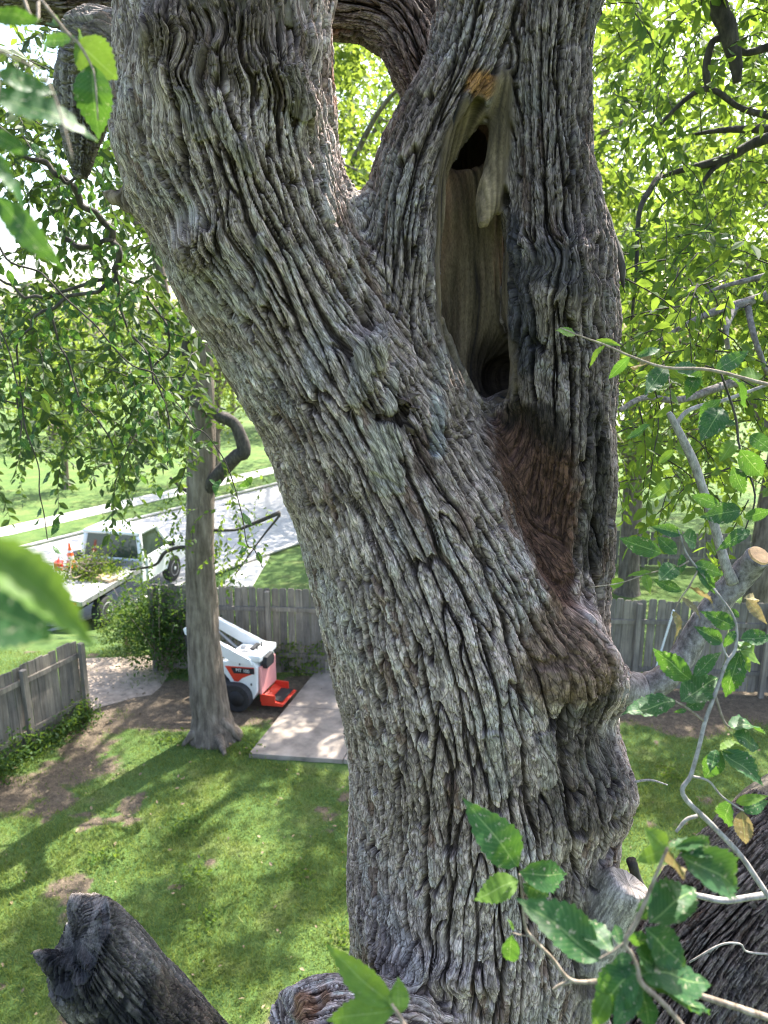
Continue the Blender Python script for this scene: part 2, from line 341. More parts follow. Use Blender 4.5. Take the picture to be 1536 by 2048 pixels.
M['concrete'] = simple('weathered_concrete', (.27, .225, .185), .9, .45, 2.6, 0, .004); M['asphalt'] = simple('sun_bleached_street', (.38, .37, .37), .9, .18, 8, 0, .004)
M['kerb'] = simple('pale_kerb_concrete', (.52, .49, .45), .9, .2, 5)
def sheet(name, pts, z0, m, thick=0.0, jit=0.0, **kw):
    pts = [np.array(p[:2]) for p in pts]
    if jit:
        q = []
        for a, b in zip(pts, pts[1:] + pts[:1]):
            k = max(2, int(np.linalg.norm(b - a) / .25))
            for t in range(k): q.append(a + (b - a) * t / k + rng.normal(0, jit, 2))
        pts = q
    o = prism(name, [tuple(p) for p in pts], z0 - thick - .05, z0, m, None, 'Z'); tag(o, **kw); return o
# street: near edge through (170,1235)-(600,1080), far edge through (60,1095)-(520,930) on the low ground at z = -1
A0, A1 = G(170, 1240, -1)[:2], G(600, 1086, -1)[:2]; B0, B1 = G(60, 1095, -1)[:2], G(520, 930, -1)[:2]
dA = (A1 - A0) / np.linalg.norm(A1 - A0); nA = np.array((-dA[1], dA[0]))
Wd = max(5.5, float((B0 - A0) @ nA)); 
def SP_(t, w): return A0 + dA * t + nA * w
sheet('street', [SP_(-25, 0), SP_(70, 0), SP_(70, Wd), SP_(-25, Wd)], -.998, M['asphalt'], kind='structure')
for w, nm in ((-.16, 'near_kerb'), (Wd, 'far_kerb')): sheet('kerb', [SP_(-25, w), SP_(70, w), SP_(70, w + .16), SP_(-25, w + .16)], -.90, M['kerb'], kind='structure')
sheet('far_sidewalk', [SP_(-25, Wd + 2.2), SP_(70, Wd + 2.2), SP_(70, Wd + 3.5), SP_(-25, Wd + 3.5)], -.995, M['kerb'], kind='structure')
zz = -.985
sheet('garden_walk', [G(432, 1178, zz), G(505, 1172, zz), G(540, 1112, zz), G(505, 1112, zz)], zz, M['kerb'], kind='structure')
sheet('garden_path', [G(150, 1318), G(300, 1312), G(345, 1345), G(300, 1392), G(240, 1405), G(172, 1425)], .008, simple('dusty_path', (.30, .235, .18), .95, .35, 7, 0, .01), jit=.03, kind='structure')
# concrete slab by the loader, cast in panels
s00, s10, s01 = G(498, 1513)[:2], G(705, 1527)[:2], G(636, 1342)[:2]
ux = (s10 - s00) / np.linalg.norm(s10 - s00); uy = (s01 - s00); Ly = np.linalg.norm(uy); uy /= Ly
slab = empty('concrete_slab', (*s00, 0), kind='structure')
for a in range(3):
    for b_ in range(2):
        w = 1.55; q0 = s00 + ux * a * w + uy * b_ * Ly / 2; pts = [q0, q0 + ux * (w - .014), q0 + ux * (w - .014) + uy * (Ly / 2 - .014), q0 + uy * (Ly / 2 - .014)]
        o = prism('panel', [tuple(p - s00) for p in pts], -.1, .055 + .008 * random.random(), M['concrete'], slab, 'Z', .006)
# ------------------------------------------------------------------ fences
def wood_mat(name, c0, c1, c2):
    m, nt, b = mat(name); oi = nt.nodes.new('ShaderNodeObjectInfo'); tc = nt.nodes.new('ShaderNodeTexCoord')
    ad = nt.nodes.new('ShaderNodeVectorMath'); ad.operation = 'ADD'; cm = nt.nodes.new('ShaderNodeCombineXYZ'); ml = N(nt, 'ShaderNodeMath', operation='MULTIPLY'); ml.inputs[1].default_value = 50; nt.links.new(oi.outputs['Random'], ml.inputs[0])
    nt.links.new(ml.outputs[0], cm.inputs[0]); nt.links.new(tc.outputs['Object'], ad.inputs[0]); nt.links.new(cm.outputs[0], ad.inputs[1])
    n = noise(nt, 30, 6, .7, ad.outputs[0], (1, 1, .06)); n2 = noise(nt, 2.2, 4, .6, ad.outputs[0])
    r = ramp(nt, n.outputs[0], [(.3, c0), (.52, c1), (.72, c2)]); r2 = ramp(nt, n2.outputs[0], [(.3, (.7, .7, .7)), (.7, (1.2, 1.18, 1.12))]); r3 = ramp(nt, oi.outputs['Random'], [(0, (.72, .72, .74)), (1, (1.2, 1.16, 1.1))])
    c = mixc(nt, 1.0, r.outputs[0], r2.outputs[0], 'MULTIPLY'); c = mixc(nt, 1.0, c, r3.outputs[0], 'MULTIPLY'); nt.links.new(c, b.inputs['Base Color']); b.inputs['Roughness'].default_value = .9; bump(nt, b, n.outputs[0], .7, .004); return m
M['fence'] = wood_mat('weathered_fence_boards', (.12, .105, .09), (.22, .195, .17), (.32, .29, .25))
def picket_mesh(w, h, t, dog, lean):
    bm = bmesh.new(); pts = [(-w / 2, 0), (w / 2, 0), (w / 2, h - dog), (w / 2 - dog * .75, h), (-w / 2 + dog * .75, h), (-w / 2, h - dog)] if dog else [(-w / 2, 0), (w / 2, 0), (w / 2, h), (-w / 2, h + lean)]
    a = [bm.verts.new((x, -t / 2, z)) for x, z in pts]; b = [bm.verts.new((x, t / 2, z)) for x, z in pts]; bm.faces.new(a); bm.faces.new(b[::-1]); k = len(pts)
    for i in range(k): bm.faces.new((a[i], b[i], b[(i + 1) % k], a[(i + 1) % k]))
    bmesh.ops.recalc_face_normals(bm, faces=bm.faces[:]); me = bpy.data.meshes.new('picket'); bm.to_mesh(me); bm.free(); me.materials.append(M['fence']); return me
def fence(name, label, a, b, h, pw, gap, rails, post_every, dog=.03, z0=0.0, zfun=None, side=-1, end_posts=True):
    a = np.array(a, float); b = np.array(b, float); L = np.linalg.norm(b - a); d = (b - a) / L; nrm = np.array((-d[1], d[0])) * side; rz = math.atan2(d[1], d[0])
    root = empty(name, (a[0], a[1], z0), rz, label=label, cat='fence')
    vars_ = [picket_mesh(pw + random.uniform(-.008, .004), h + random.uniform(-.015, .015), .018, dog, random.uniform(-.01, .01)) for _ in range(6)]
    x = pw / 2; sgn = side
    while x < L:
        o = link('picket', random.choice(vars_), None, root); o.location = (x, random.uniform(-.003, .003), .03 + random.uniform(-.012, .012)); o.rotation_euler = (random.uniform(-.01, .01), random.uniform(-.012, .012), random.uniform(-.03, .03))
        x += pw + gap * random.choice((.2, .5, 1, 1.6))
    for zr in rails:
        x = 0
        while x < L - .05:
            w = min(post_every, L - x); boxes('rail', [(x + w / 2, sgn * .033, zr + random.uniform(-.01, .01), w - .006, .038, .085, 0, 0, random.uniform(-.004, .004))], M['fence'], root, .004); x += post_every
    x = 0
    while x <= L + .01:
        boxes('post', [(min(x, L), sgn * .10, h / 2 - .06, .09, .09, h + .10, 0, random.uniform(-.01, .01))], M['fence'], root, .006); x += post_every
    return root
E0 = G(168, 1430)[:2]; E1 = G(0, 1528)[:2]; dE = (E1 - E0) / np.linalg.norm(E1 - E0)
fence('wooden_fence', 'weathered plank fence with rails towards the yard, ivy along its foot', E0, E0 + dE * 5.6, 1.42, .14, .006, (.28, 1.18), 1.18, 0, side=1)
FB0 = np.array((-4.6, 14.12)); FB1 = np.array((11.5, 12.62))
fence('picket_fence', 'grey dog-eared picket fence along the back of the yard', FB0, FB1, 1.78, .142, .010, (.42, 1.38), 2.35, .032, side=-1)
fence('board_fence', 'low board fence across the sunny lawn behind the picket fence', (6.2, 24.2), (15, 23.2), 1.15, .15, .012, (.3, .9), 2.4, 0, z0=-1.0, side=-1)
print('ground', round(time.time() - T0, 1))
# ------------------------------------------------------------------ the big elm: signed-distance limbs -> surface nets -> bark relief
class Limb: pass
LIMBS = []
def limb(part, nodes, amp=1.0, wid=1.0, sub=3, tone=1.0, k=.05, wood=0):
    L = Limb(); A = []
    for x, y, Y, r in nodes:
        p = PY(x, y, Y); A.append((*p, pxr(p, r)))
    A = catmull(np.array(A), sub); L.pts = A[:, :3]; L.rad = A[:, 3]; L.part = part; L.amp = amp; L.wid = wid; L.tone = tone; L.k = k; L.wood = wood
    seg = np.diff(L.pts, axis=0); L.len = np.linalg.norm(seg, axis=1); L.cum = np.concatenate([[0], np.cumsum(L.len)])
    tg = np.gradient(L.pts, axis=0); L.tg = tg / np.linalg.norm(tg, axis=1)[:, None]; L.r0 = float(L.rad.mean())
    L.lo = (L.pts - L.rad[:, None]).min(0) - .13; L.hi = (L.pts + L.rad[:, None]).max(0) + .13
    L.id = len(LIMBS); LIMBS.append(L); return L
TRUNK = limb('trunk', [(915, 2750, 2.35, 330), (920, 2300, 2.3, 300), (950, 2050, 2.2, 262), (950, 1900, 2.15, 252), (960, 1750, 2.15, 262), (965, 1550, 2.15, 268), (952, 1400, 2.15, 268), (922, 1250, 2.15, 272), (872, 1110, 2.15, 256), (806, 975, 2.13, 228), (715, 800, 2.1, 206), (612, 630, 2.08, 200), (520, 460, 2.05, 204), (462, 290, 2.03, 220), (452, 130, 2.02, 214), (455, -60, 2.0, 212), (445, -350, 2.0, 205)], wid=1.06)
LEFT = TRUNK; FORK_Z = PY(700, 800, 1.9)[2]
RIGHT = limb('limb', [(1050, 1320, 2.2, 150), (1080, 1120, 2.17, 140), (1094, 930, 2.12, 135), (1108, 760, 2.1, 122), (1113, 600, 2.08, 115), (1106, 450, 2.08, 103), (1096, 300, 2.08, 88), (1094, 150, 2.08, 82), (1108, 20, 2.08, 92), (1150, -150, 2.1, 92), (1240, -350, 2.2, 88)], wid=.8, tone=.50)
MID = limb('limb', [(850, 1020, 2.12, 130), (825, 820, 2.06, 112), (800, 640, 2.03, 88), (803, 480, 2.03, 82), (828, 350, 2.05, 84), (882, 225, 2.07, 80), (938, 105, 2.1, 86), (968, -20, 2.12, 88), (985, -200, 2.2, 88), (975, -350, 2.25, 85)], wid=.85, tone=.68)
CORE = limb('trunk', [(960, 1000, 2.3, 120), (955, 800, 2.34, 112), (948, 600, 2.34, 112), (945, 350, 2.34, 100), (1000, 150, 2.28, 72), (1045, -50, 2.28, 70), (1060, -350, 2.3, 70)], k=.03)
BACK = limb('limb', [(930, 300, 2.5, 60), (855, 150, 2.62, 66), (808, 45, 2.7, 72), (700, 8, 2.78, 70), (560, 0, 2.82, 66), (200, -12, 2.85, 62), (60, -18, 2.88, 56), (-250, -50, 2.95, 50)], wid=.7, tone=.45, k=.03)
SNAG = limb('broken_stub', [(330, 180, 2.25, 100), (235, 110, 2.38, 80), (165, 95, 2.44, 62), (110, 90, 2.47, 45)], amp=1.7, wid=.5, tone=1.0, k=.03, wood=1)
SNAG2 = limb('broken_stub', [(195, 100, 2.44, 72), (172, 180, 2.44, 60), (165, 255, 2.44, 44), (160, 340, 2.44, 14)], amp=1.7, wid=.5, tone=.85, k=.03, wood=1)
CHAR = limb('broken_limb', [(700, 2440, 1.95, 170), (480, 2270, 1.78, 122), (345, 2108, 1.66, 106), (245, 1988, 1.6, 100), (168, 1890, 1.55, 92), (112, 1822, 1.52, 86)], amp=1.15, wid=.6, tone=.75, k=.04, wood=1)
SPL1 = limb('broken_limb', [(260, 2010, 1.6, 60), (170, 1955, 1.54, 44), (110, 1925, 1.51, 24), (62, 1902, 1.5, 5)], amp=1.0, wid=.5, tone=.75, k=.02, wood=1)
SPL2 = limb('broken_limb', [(260, 1950, 1.63, 60), (205, 1870, 1.60, 46), (165, 1815, 1.59, 34), (140, 1788, 1.585, 10)], amp=1.0, wid=.5, tone=.75, k=.02, wood=1)
STUB = limb('cut_stub', [(1000, 2260, 1.95, 140), (850, 2105, 1.72, 98), (700, 2062, 1.62, 98), (610, 2068, 1.57, 88), (565, 2080, 1.55, 70)], amp=.7, wid=.7, tone=1.35, k=.06)
RLIMB = limb('limb', [(1080, 2480, 2.45, 260), (1200, 2250, 2.5, 205), (1335, 2040, 2.52, 165), (1460, 1850, 2.57, 146), (1605, 1695, 2.62, 138), (1800, 1540, 2.7, 132)], wid=.85, tone=.52)
GREY = limb('branch_stub', [(1120, 2030, 1.98, 75), (1172, 1920, 1.86, 56), (1220, 1838, 1.80, 50), (1252, 1775, 1.77, 46)], amp=.16, wid=.8, tone=1.25, k=.02, wood=1)

BURLS = []; CARVES = []; STAINS = []
def smin(a, b, k):
    h = np.maximum(k - np.abs(a - b), 0) / k; return np.minimum(a, b) - h * h * k * .25
def seg_dist(L, P, full=False):
    best = np.full(len(P), 9.0, np.float32); bs = bt = bi = None
    if full: bi = np.zeros(len(P), np.int32); bt = np.zeros(len(P), np.float32)
    for k in range(len(L.len)):
        a = L.pts[k].astype(np.float32); ab = (L.pts[k + 1] - L.pts[k]).astype(np.float32)
        v = P - a; t = np.clip((v @ ab) / (ab @ ab), 0, 1); q = v - t[:, None] * ab
        d = np.sqrt(np.einsum('ij,ij->i', q, q)) - (L.rad[k] + t * (L.rad[k + 1] - L.rad[k])).astype(np.float32)
        if full:
            m = d < best; bi[m] = k; bt[m] = t[m]; best[m] = d[m]
        else: best = np.minimum(best, d)
    return (best, bi, bt) if full else best
def cap_sd(c, P):
    P = P.astype(np.float32); c = [(p.astype(np.float32), np.float32(r)) for p, r in c]; return cap_sd_(c, P)
def cap_sd_(c, P):          # carve / burl polyline: list of (point, r)
    best = np.full(len(P), 9.0, np.float32)
    if len(c) == 1: return (np.linalg.norm(P - c[0][0], axis=1) - c[0][1]).astype(np.float32)
    for (a, ra), (b, rb) in zip(c[:-1], c[1:]):
        ab = b - a; v = P - a; t = np.clip((v @ ab) / (ab @ ab), 0, 1); d = np.linalg.norm(v - t[:, None] * ab, axis=1) - (ra + t * (rb - ra)); best = np.minimum(best, d)
    return best
def carve_min(P, cs):
    best = np.full(len(P), 1.0, np.float32)
    for c, k in cs: best = smin(best, cap_sd(c, P), .02)
    return best
CUTS = []; LATE = []
def near(c, P):
    lo_ = np.min([p - r for p, r in c], 0) - .13; hi_ = np.max([p + r for p, r in c], 0) + .13
    m = np.nonzero(np.all((P > lo_) & (P < hi_), axis=1))[0]; return m if len(m) else None
def sdf(P, carve=True, burl=True):
    P = P.astype(np.float32); d = np.full(len(P), 1.0, np.float32)
    for L in LIMBS:
        m = np.all((P > L.lo) & (P < L.hi), axis=1)
        if not m.any(): continue
        dl = seg_dist(L, P[m])
        for li, po, nr, am in CUTS:
            if li == L.id: dl = np.maximum(dl, (P[m] - po) @ nr + am * (perlin(P[m][:, 0] * 45 + P[m][:, 1] * 20, P[m][:, 2] * 45, 5) + .5 * perlin(P[m][:, 0] * 110 + P[m][:, 1] * 90, P[m][:, 2] * 30, 6)))
        d[m] = smin(d[m], dl, L.k)
    if burl:
        for c, k in BURLS:
            m = near(c, P)
            if m is not None: d[m] = smin(d[m], cap_sd(c, P[m]), k)
    d = d + .010 * perlin(P[:, 0] * 7 + P[:, 1] * 4, P[:, 2] * 4.5, 11) + .005 * perlin(P[:, 0] * 17, P[:, 2] * 9 + P[:, 1] * 11, 12)
    if carve:
        for c, k in CARVES:
            m = near(c, P)
            if m is None: continue
            e = -cap_sd(c, P[m]); dd = d[m]; h = np.maximum(k - np.abs(dd - e), 0) / k; d[m] = np.maximum(dd, e) + h * h * k * .25
        for c, k in LATE:
            m = near(c, P)
            if m is not None: d[m] = smin(d[m], cap_sd(c, P[m]), k)
    return d
def hit(x, y):
    dr = ray(x, y); dr = dr / np.linalg.norm(dr); t = .9; o = np.array((0, 0, CAM_H))
    for _ in range(120):
        dd = float(sdf((o + dr * t)[None, :], False)[0])
        if dd < .0015: break
        t += min(dd * .8, .2)
    return o + dr * t, dr
def onsurf(lst, push=0.0):      # [(x,y,rpx[,push])] -> [(point, r)] just inside the surface
    out = []
    for q in lst:
        p, dr = hit(q[0], q[1]); pu = q[3] if len(q) > 3 else push; p = p + dr * pu; out.append((p, pxr(p, q[2])))
    return out
def burl(lst, k=.05, push=0.03): BURLS.append((onsurf(lst, push), k))
# burls, knots and the big knob that carries the sawn branch
B1 = onsurf([(1118, 575, 62)], .05); B2 = onsurf([(1140, 1330, 92), (1215, 1375, 50)], .06); B3 = onsurf([(1185, 1590, 80)], .10); B4 = onsurf([(395, 500, 45)], .02)
B5 = onsurf([(250, 385, 30), (222, 372, 16)], .0); B6 = onsurf([(560, 130, 40), (600, 220, 24)], .01); B7 = onsurf([(740, 700, 40), (712, 800, 20)], .015); B8 = onsurf([(330, 60, 45)], .0)
B9 = onsurf([(1130, 500, 50), (1060, 490, 22)], .02); B10 = onsurf([(760, 1920, 20), (860, 1935, 26), (960, 1960, 22)], .0); B11 = onsurf([(430, 180, 16), (490, 300, 16)], .002)
KN = [onsurf([q], .004) for q in ((428, 108, 22), (522, 150, 20), (605, 80, 24), (345, 150, 20), (490, 40, 20), (410, 470, 30))]
BURLS += [(q, .05) for q in KN]
BURLS += [(B1, .06), (B2, .09), (B3, .12), (B4, .05), (B5, .05), (B6, .05), (B7, .03), (B8, .05), (B9, .05), (B10, .05), (B11, .03)]
BURLC = [(B1[0][0], B1[0][1] * 1.4), (B3[0][0], B3[0][1] * 1.2), (B4[0][0], B4[0][1] * 2.0), (B6[0][0], B6[0][1] * 2.5), (B8[0][0], .12), (B10[1][0], .12), (B7[0][0], .06), (B9[0][0], .07)] + [(q[0][0], .085) for q in KN]
# hollow between the right-hand stems, with its deep upper and lower holes
def P_(x, y, Y, r): p = PY(x, y, Y); return (p, pxr(p, r))
CAV = [P_(946, 205, 2.03, 16), P_(940, 270, 2.03, 36), P_(934, 350, 2.05, 50), P_(944, 500, 2.07, 62), P_(950, 640, 2.08, 64), P_(978, 735, 2.07, 52), P_(1005, 770, 2.06, 30)]
CAVF = [P_(940, 230, 1.9, 22), P_(936, 350, 1.88, 52), P_(944, 500, 1.86, 64), P_(950, 640, 1.84, 66), P_(985, 735, 1.82, 46), P_(1008, 772, 1.82, 20)]
CAVM = [(PY(x, y, 1.965), pxr(PY(x, y, 1.965), r)) for x, y, r in ((942, 215, 20), (937, 290, 44), (934, 360, 54), (944, 500, 66), (949, 640, 68), (980, 735, 52), (1008, 770, 28))]
CAVU = [P_(944, 205, 2.12, 22), P_(940, 285, 2.24, 42), P_(934, 345, 2.32, 44), P_(950, 250, 2.34, 42)]; CAVB = [P_(972, 680, 2.11, 34), P_(990, 725, 2.15, 46), P_(1005, 755, 2.20, 46), P_(1004, 758, 2.27, 40)]
SEAM = [P_(1000, 175, 1.93, 5), P_(1024, 100, 1.95, 9), P_(1050, 10, 1.97, 13), P_(1062, -60, 1.98, 14)]
CARVES += [(CAV, .03), (CAVM, .02), (CAVF, .02), (CAVU, .05), (CAVB, .06), (SEAM, .03)]
# the rotted brown channel below the hollow, and small holes
ROT = onsurf([(1035, 845, 34, .0), (1065, 930, 56, -.035), (1090, 1030, 60, -.04), (1115, 1120, 46, -.03), (1150, 1190, 26, -.012)])
CARVES.append((ROT, .03))
GROOVE = onsurf([(1196, 850, 12), (1205, 980, 15), (1190, 1100, 16), (1178, 1200, 18)], .0); CARVES.append((GROOVE, .02))
H1 = onsurf([(806, 790, 16), (802, 830, 22)], .035); H2 = onsurf([(731, 595, 6), (738, 650, 9)], .01); H3 = onsurf([(758, 835, 12), (792, 842, 14)], .02)
H4 = onsurf([(590, 240, 14), (575, 225, 10)], .0); H5 = onsurf([(1170, 1965, 20), (1190, 1985, 22)], .02); H6 = onsurf([(372, 195, 8), (378, 215, 9)], .0)
H7 = onsurf([(635, 1985, 14), (628, 2030, 22)], .0)
for h in (H1, H2, H3, H4, H5, H6, H7): CARVES.append((h, .012))
WOODT = [P_(1006, 165, 2.03, 18), P_(1003, 230, 2.05, 22), P_(992, 320, 2.06, 24), P_(974, 410, 2.04, 22), P_(964, 445, 2.02, 12)]; LATE.append((WOODT, .05)); LATE.append(([P_(275, 405, 2.03, 30), P_(235, 396, 2.03, 17), P_(204, 386, 2.03, 5)], .03))
def cut(L, x0, y0, nx, ny, Yn, am):      # jagged break: plane through a point of the limb, facing (nx,ny) in the picture plane and Yn in depth
    p = L; n = np.array((nx, Yn, -ny), float); return n / np.linalg.norm(n)
pe = PY(158, 1880, 1.55); CUTS.append((CHAR.id, pe, cut(0, 0, 0, -.70, -.60, -.45, 0), .024))
pe = PY(130, 90, 2.44); CUTS.append((SNAG.id, pe, cut(0, 0, 0, -.9, .1, -.3, 0), .03))
pe = PY(590, 2040, 1.56); CUTS.append((STUB.id, pe, cut(0, 0, 0, -.75, -.35, -.5, 0), .012))
pe = PY(1262, 1765, 1.77); CUTS.append((GREY.id, pe, cut(0, 0, 0, .45, -.8, 0.1, 0), .004))
STAIN = lambda lst, col, s, amp=1.0: STAINS.append((onsurf(lst, 0.0), np.array(col), s, amp))
STAIN([(1035, 850, 52), (1066, 930, 74), (1092, 1020, 74), (1112, 1110, 56), (1142, 1190, 36)], (.105, .054, .037), 1.0, .35)
STAIN([(1030, 830, 34), (1085, 850, 46), (1110, 880, 26)], (.028, .02, .017), .9, .5)
STAIN([(1140, 1320, 104), (1195, 1370, 64)], (.20, .128, .085), .9, .8)
STAIN([(1215, 1405, 30), (1160, 1430, 24)], (.035, .028, .026), .8)
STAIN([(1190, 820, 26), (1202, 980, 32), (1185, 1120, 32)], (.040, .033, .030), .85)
STAIN([(1025, 440, 20), (1030, 540, 30), (1040, 640, 34), (1045, 720, 24)], (.05, .046, .056), .85)
STAIN([(1090, 520, 40), (1160, 560, 30)], (.06, .055, .065), .7)
STAIN([(1150, 1620, 70), (1200, 1540, 70)], (.085, .065, .052), .7)
STAIN([(1130, 1480, 40), (1180, 1460, 40)], (.05, .038, .032), .7)
STAIN([(360, 60, 90), (520, 60, 90), (600, 160, 50)], (.17, .122, .093), .6)
STAIN([(1100, 1760, 40), (1150, 1850, 40)], (.13, .10, .08), .5)
STAIN([(960, 170, 22), (985, 175, 18)], (.42, .2, .07), .9, .4)
STAIN([(770, 870, 26), (775, 950, 30)], (.42, .37, .31), .7, .6)
STAIN([(840, 880, 20), (850, 930, 22)], (.10, .06, .05), .8, .5)
STAIN([(925, 1030, 14), (935, 1070, 14)], (.16, .1, .085), .8, .5)
STAIN([(640, 690, 30), (620, 760, 24)], (.33, .31, .33), .5, .7)
STAIN([(875, 800, 16), (880, 900, 15)], (.37, .38, .38), .6, .7)
STAIN([(665, 70, 12), (668, 200, 14)], (.22, .10, .06), .85, .6)
STAIN([(735, 490, 18), (725, 520, 16)], (.12, .065, .05), .7)
STAIN([(610, 2010, 34), (640, 1990, 20)], (.30, .15, .08), .9, .6)
STAIN([(330, 1975, 34), (400, 2050, 44), (460, 2110, 44)], (.19, .14, .105), .8)
STAIN([(120, 1850, 62), (165, 1940, 66), (230, 2040, 66), (300, 2120, 60)], (.020, .020, .023), .96)
STAIN([(300, 25, 40), (560, 40, 30)], (.16, .12, .095), .5)
print('limbs', round(time.time() - T0, 1))
HG = .0102; BS = 6
lo = np.array((-1.35, 1.15, 3.5)); hi = np.array((1.5, 3.1, 7.9))
nb = np.ceil((hi - lo) / (HG * BS)).astype(int)
bi = np.stack(np.meshgrid(*[np.arange(n) for n in nb], indexing='ij'), -1).reshape(-1, 3)
bc = lo + (bi + .5) * HG * BS
px, py, dep = proj(bc); keep = (px > -230) & (px < 1760) & (py > -230) & (py < 2420)
bi = bi[keep]; bc = bc[keep]
keep = np.abs(sdf(bc)) < .078; bi = bi[keep]
g = np.stack(np.meshgrid(*[np.arange(BS + 1)] * 3, indexing='ij'), -1).reshape(-1, 3)
Vv = np.empty((len(bi), BS + 1, BS + 1, BS + 1), np.float32)
for c0 in range(0, len(bi), 1500):
    Pq = (lo + (bi[c0:c0 + 1500, None, :] * BS + g[None]).reshape(-1, 3) * HG); Vv[c0:c0 + 1500] = sdf(Pq).reshape(-1, BS + 1, BS + 1, BS + 1)
print('sdf blocks', len(bi), round(time.time() - T0, 1))
NY = int(nb[1] * BS + 2); NZ = int(nb[2] * BS + 2)
S = Vv < 0; cor = [(a, b, c) for a in (0, 1) for b in (0, 1) for c in (0, 1)]
cnt = sum(S[:, a:a + BS, b:b + BS, c:c + BS].astype(np.int8) for a, b, c in cor)
cb, cx, cy, cz = np.nonzero((cnt > 0) & (cnt < 8))
vals = {k: Vv[cb, cx + k[0], cy + k[1], cz + k[2]] for k in cor}
acc = np.zeros((len(cb), 3), np.float32); num = np.zeros(len(cb), np.float32)
for i1, p in enumerate(cor):
    for q in cor[i1 + 1:]:
        if sum(abs(p[i] - q[i]) for i in range(3)) != 1: continue
        m = (vals[p] < 0) != (vals[q] < 0); t = np.where(m, vals[p] / np.where(m, vals[p] - vals[q], 1), 0)
        for ax in range(3): acc[:, ax] += np.where(m, p[ax] + t * (q[ax] - p[ax]), 0)
        num += m
gc = bi[cb] * BS + np.stack([cx, cy, cz], -1); V0 = lo + (gc + acc / num[:, None]) * HG
cid = (gc[:, 0].astype(np.int64) * NY + gc[:, 1]) * NZ + gc[:, 2]
o = np.argsort(cid); cid = cid[o]; V0 = V0[o]
quads = []
for ax in range(3):
    sl = [slice(0, BS)] * 3; s2 = list(sl); s2[ax] = slice(1, BS + 1)
    A = S[:, sl[0], sl[1], sl[2]]; B = S[:, s2[0], s2[1], s2[2]]
    eb, ex, ey, ez = np.nonzero(A != B); gi = bi[eb] * BS + np.stack([ex, ey, ez], -1); inside = A[eb, ex, ey, ez]
    u, v = (ax + 1) % 3, (ax + 2) % 3; q = []
    for du, dv in ((-1, -1), (0, -1), (0, 0), (-1, 0)):
        c = gi.copy(); c[:, u] += du; c[:, v] += dv; k = (c[:, 0].astype(np.int64) * NY + c[:, 1]) * NZ + c[:, 2]
        j = np.clip(np.searchsorted(cid, k), 0, len(cid) - 1); q.append(np.where(cid[j] == k, j, -1))
    q = np.stack(q, -1); q[~inside] = q[~inside][:, ::-1]; quads.append(q[(q >= 0).all(1)])
F0 = np.vstack(quads)
# relax a little, then normals
def vnormals(V, F):
    n = np.cross(V[F[:, 2]] - V[F[:, 0]], V[F[:, 3]] - V[F[:, 1]]); out = np.zeros_like(V)
    for k in range(4):
        for ax in range(3): out[:, ax] += np.bincount(F[:, k], n[:, ax], len(V))
    return out / (np.linalg.norm(out, axis=1)[:, None] + 1e-12)
for _ in range(2):
    s = np.zeros_like(V0); c = np.bincount(F0.ravel(), minlength=len(V0))
    cen = V0[F0].mean(1)
    for k in range(4):
        for ax in range(3): s[:, ax] += np.bincount(F0[:, k], cen[:, ax], len(V0))
    V0 = np.where(c[:, None] > 0, .5 * V0 + .5 * s / np.maximum(c, 1)[:, None], V0)
N0 = vnormals(V0, F0)
# finer faces where the tree is turned towards the viewing side
fc = V0[F0].mean(1); fn = N0[F0].mean(1); px, py, dep = proj(fc)
vd = np.array((0, 0, CAM_H)) - fc; vd /= np.linalg.norm(vd, axis=1)[:, None]
front = (np.einsum('ij,ij->i', vd, fn) > -.12) & (px > -50) & (px < 1590) & (py > -50) & (py < 2100)
SUB = 3
def refine(V, Nn, F, sub):
    w = np.arange(sub + 1) / sub; uu, vv = np.meshgrid(w, w, indexing='ij'); uu = uu.ravel(); vv = vv.ravel()
    W = np.stack([(1 - uu) * (1 - vv), uu * (1 - vv), uu * vv, (1 - uu) * vv], -1)
    P = np.einsum('gk,fkd->fgd', W, V[F]).reshape(-1, 3); Q = np.einsum('gk,fkd->fgd', W, Nn[F]).reshape(-1, 3)
    key = np.round((P - lo + .5) / 2e-4).astype(np.int64); kk = (key[:, 0] << 42) | (key[:, 1] << 21) | key[:, 2]
    _, first, inv = np.unique(kk, return_index=True, return_inverse=True)
    n = sub + 1; i, j = np.meshgrid(np.arange(sub), np.arange(sub), indexing='ij'); i = i.ravel(); j = j.ravel()
    loc = np.stack([i * n + j, (i + 1) * n + j, (i + 1) * n + j + 1, i * n + j + 1], -1)
    FF = inv.reshape(len(F), n * n)[:, loc].reshape(-1, 4)
    Q = Q[first]; return P[first], Q / (np.linalg.norm(Q, axis=1)[:, None] + 1e-12), FF
V1, N1, F1 = refine(V0, N0, F0[front], SUB)
Fb = F0[~front]; ub, ib = np.unique(Fb, return_inverse=True)
VV = np.vstack([V1, V0[ub]]); NN = np.vstack([N1, N0[ub]]); FF = np.vstack([F1, ib.reshape(-1, 4) + len(V1)])
print('verts', len(VV), 'faces', len(FF), round(time.time() - T0, 1))
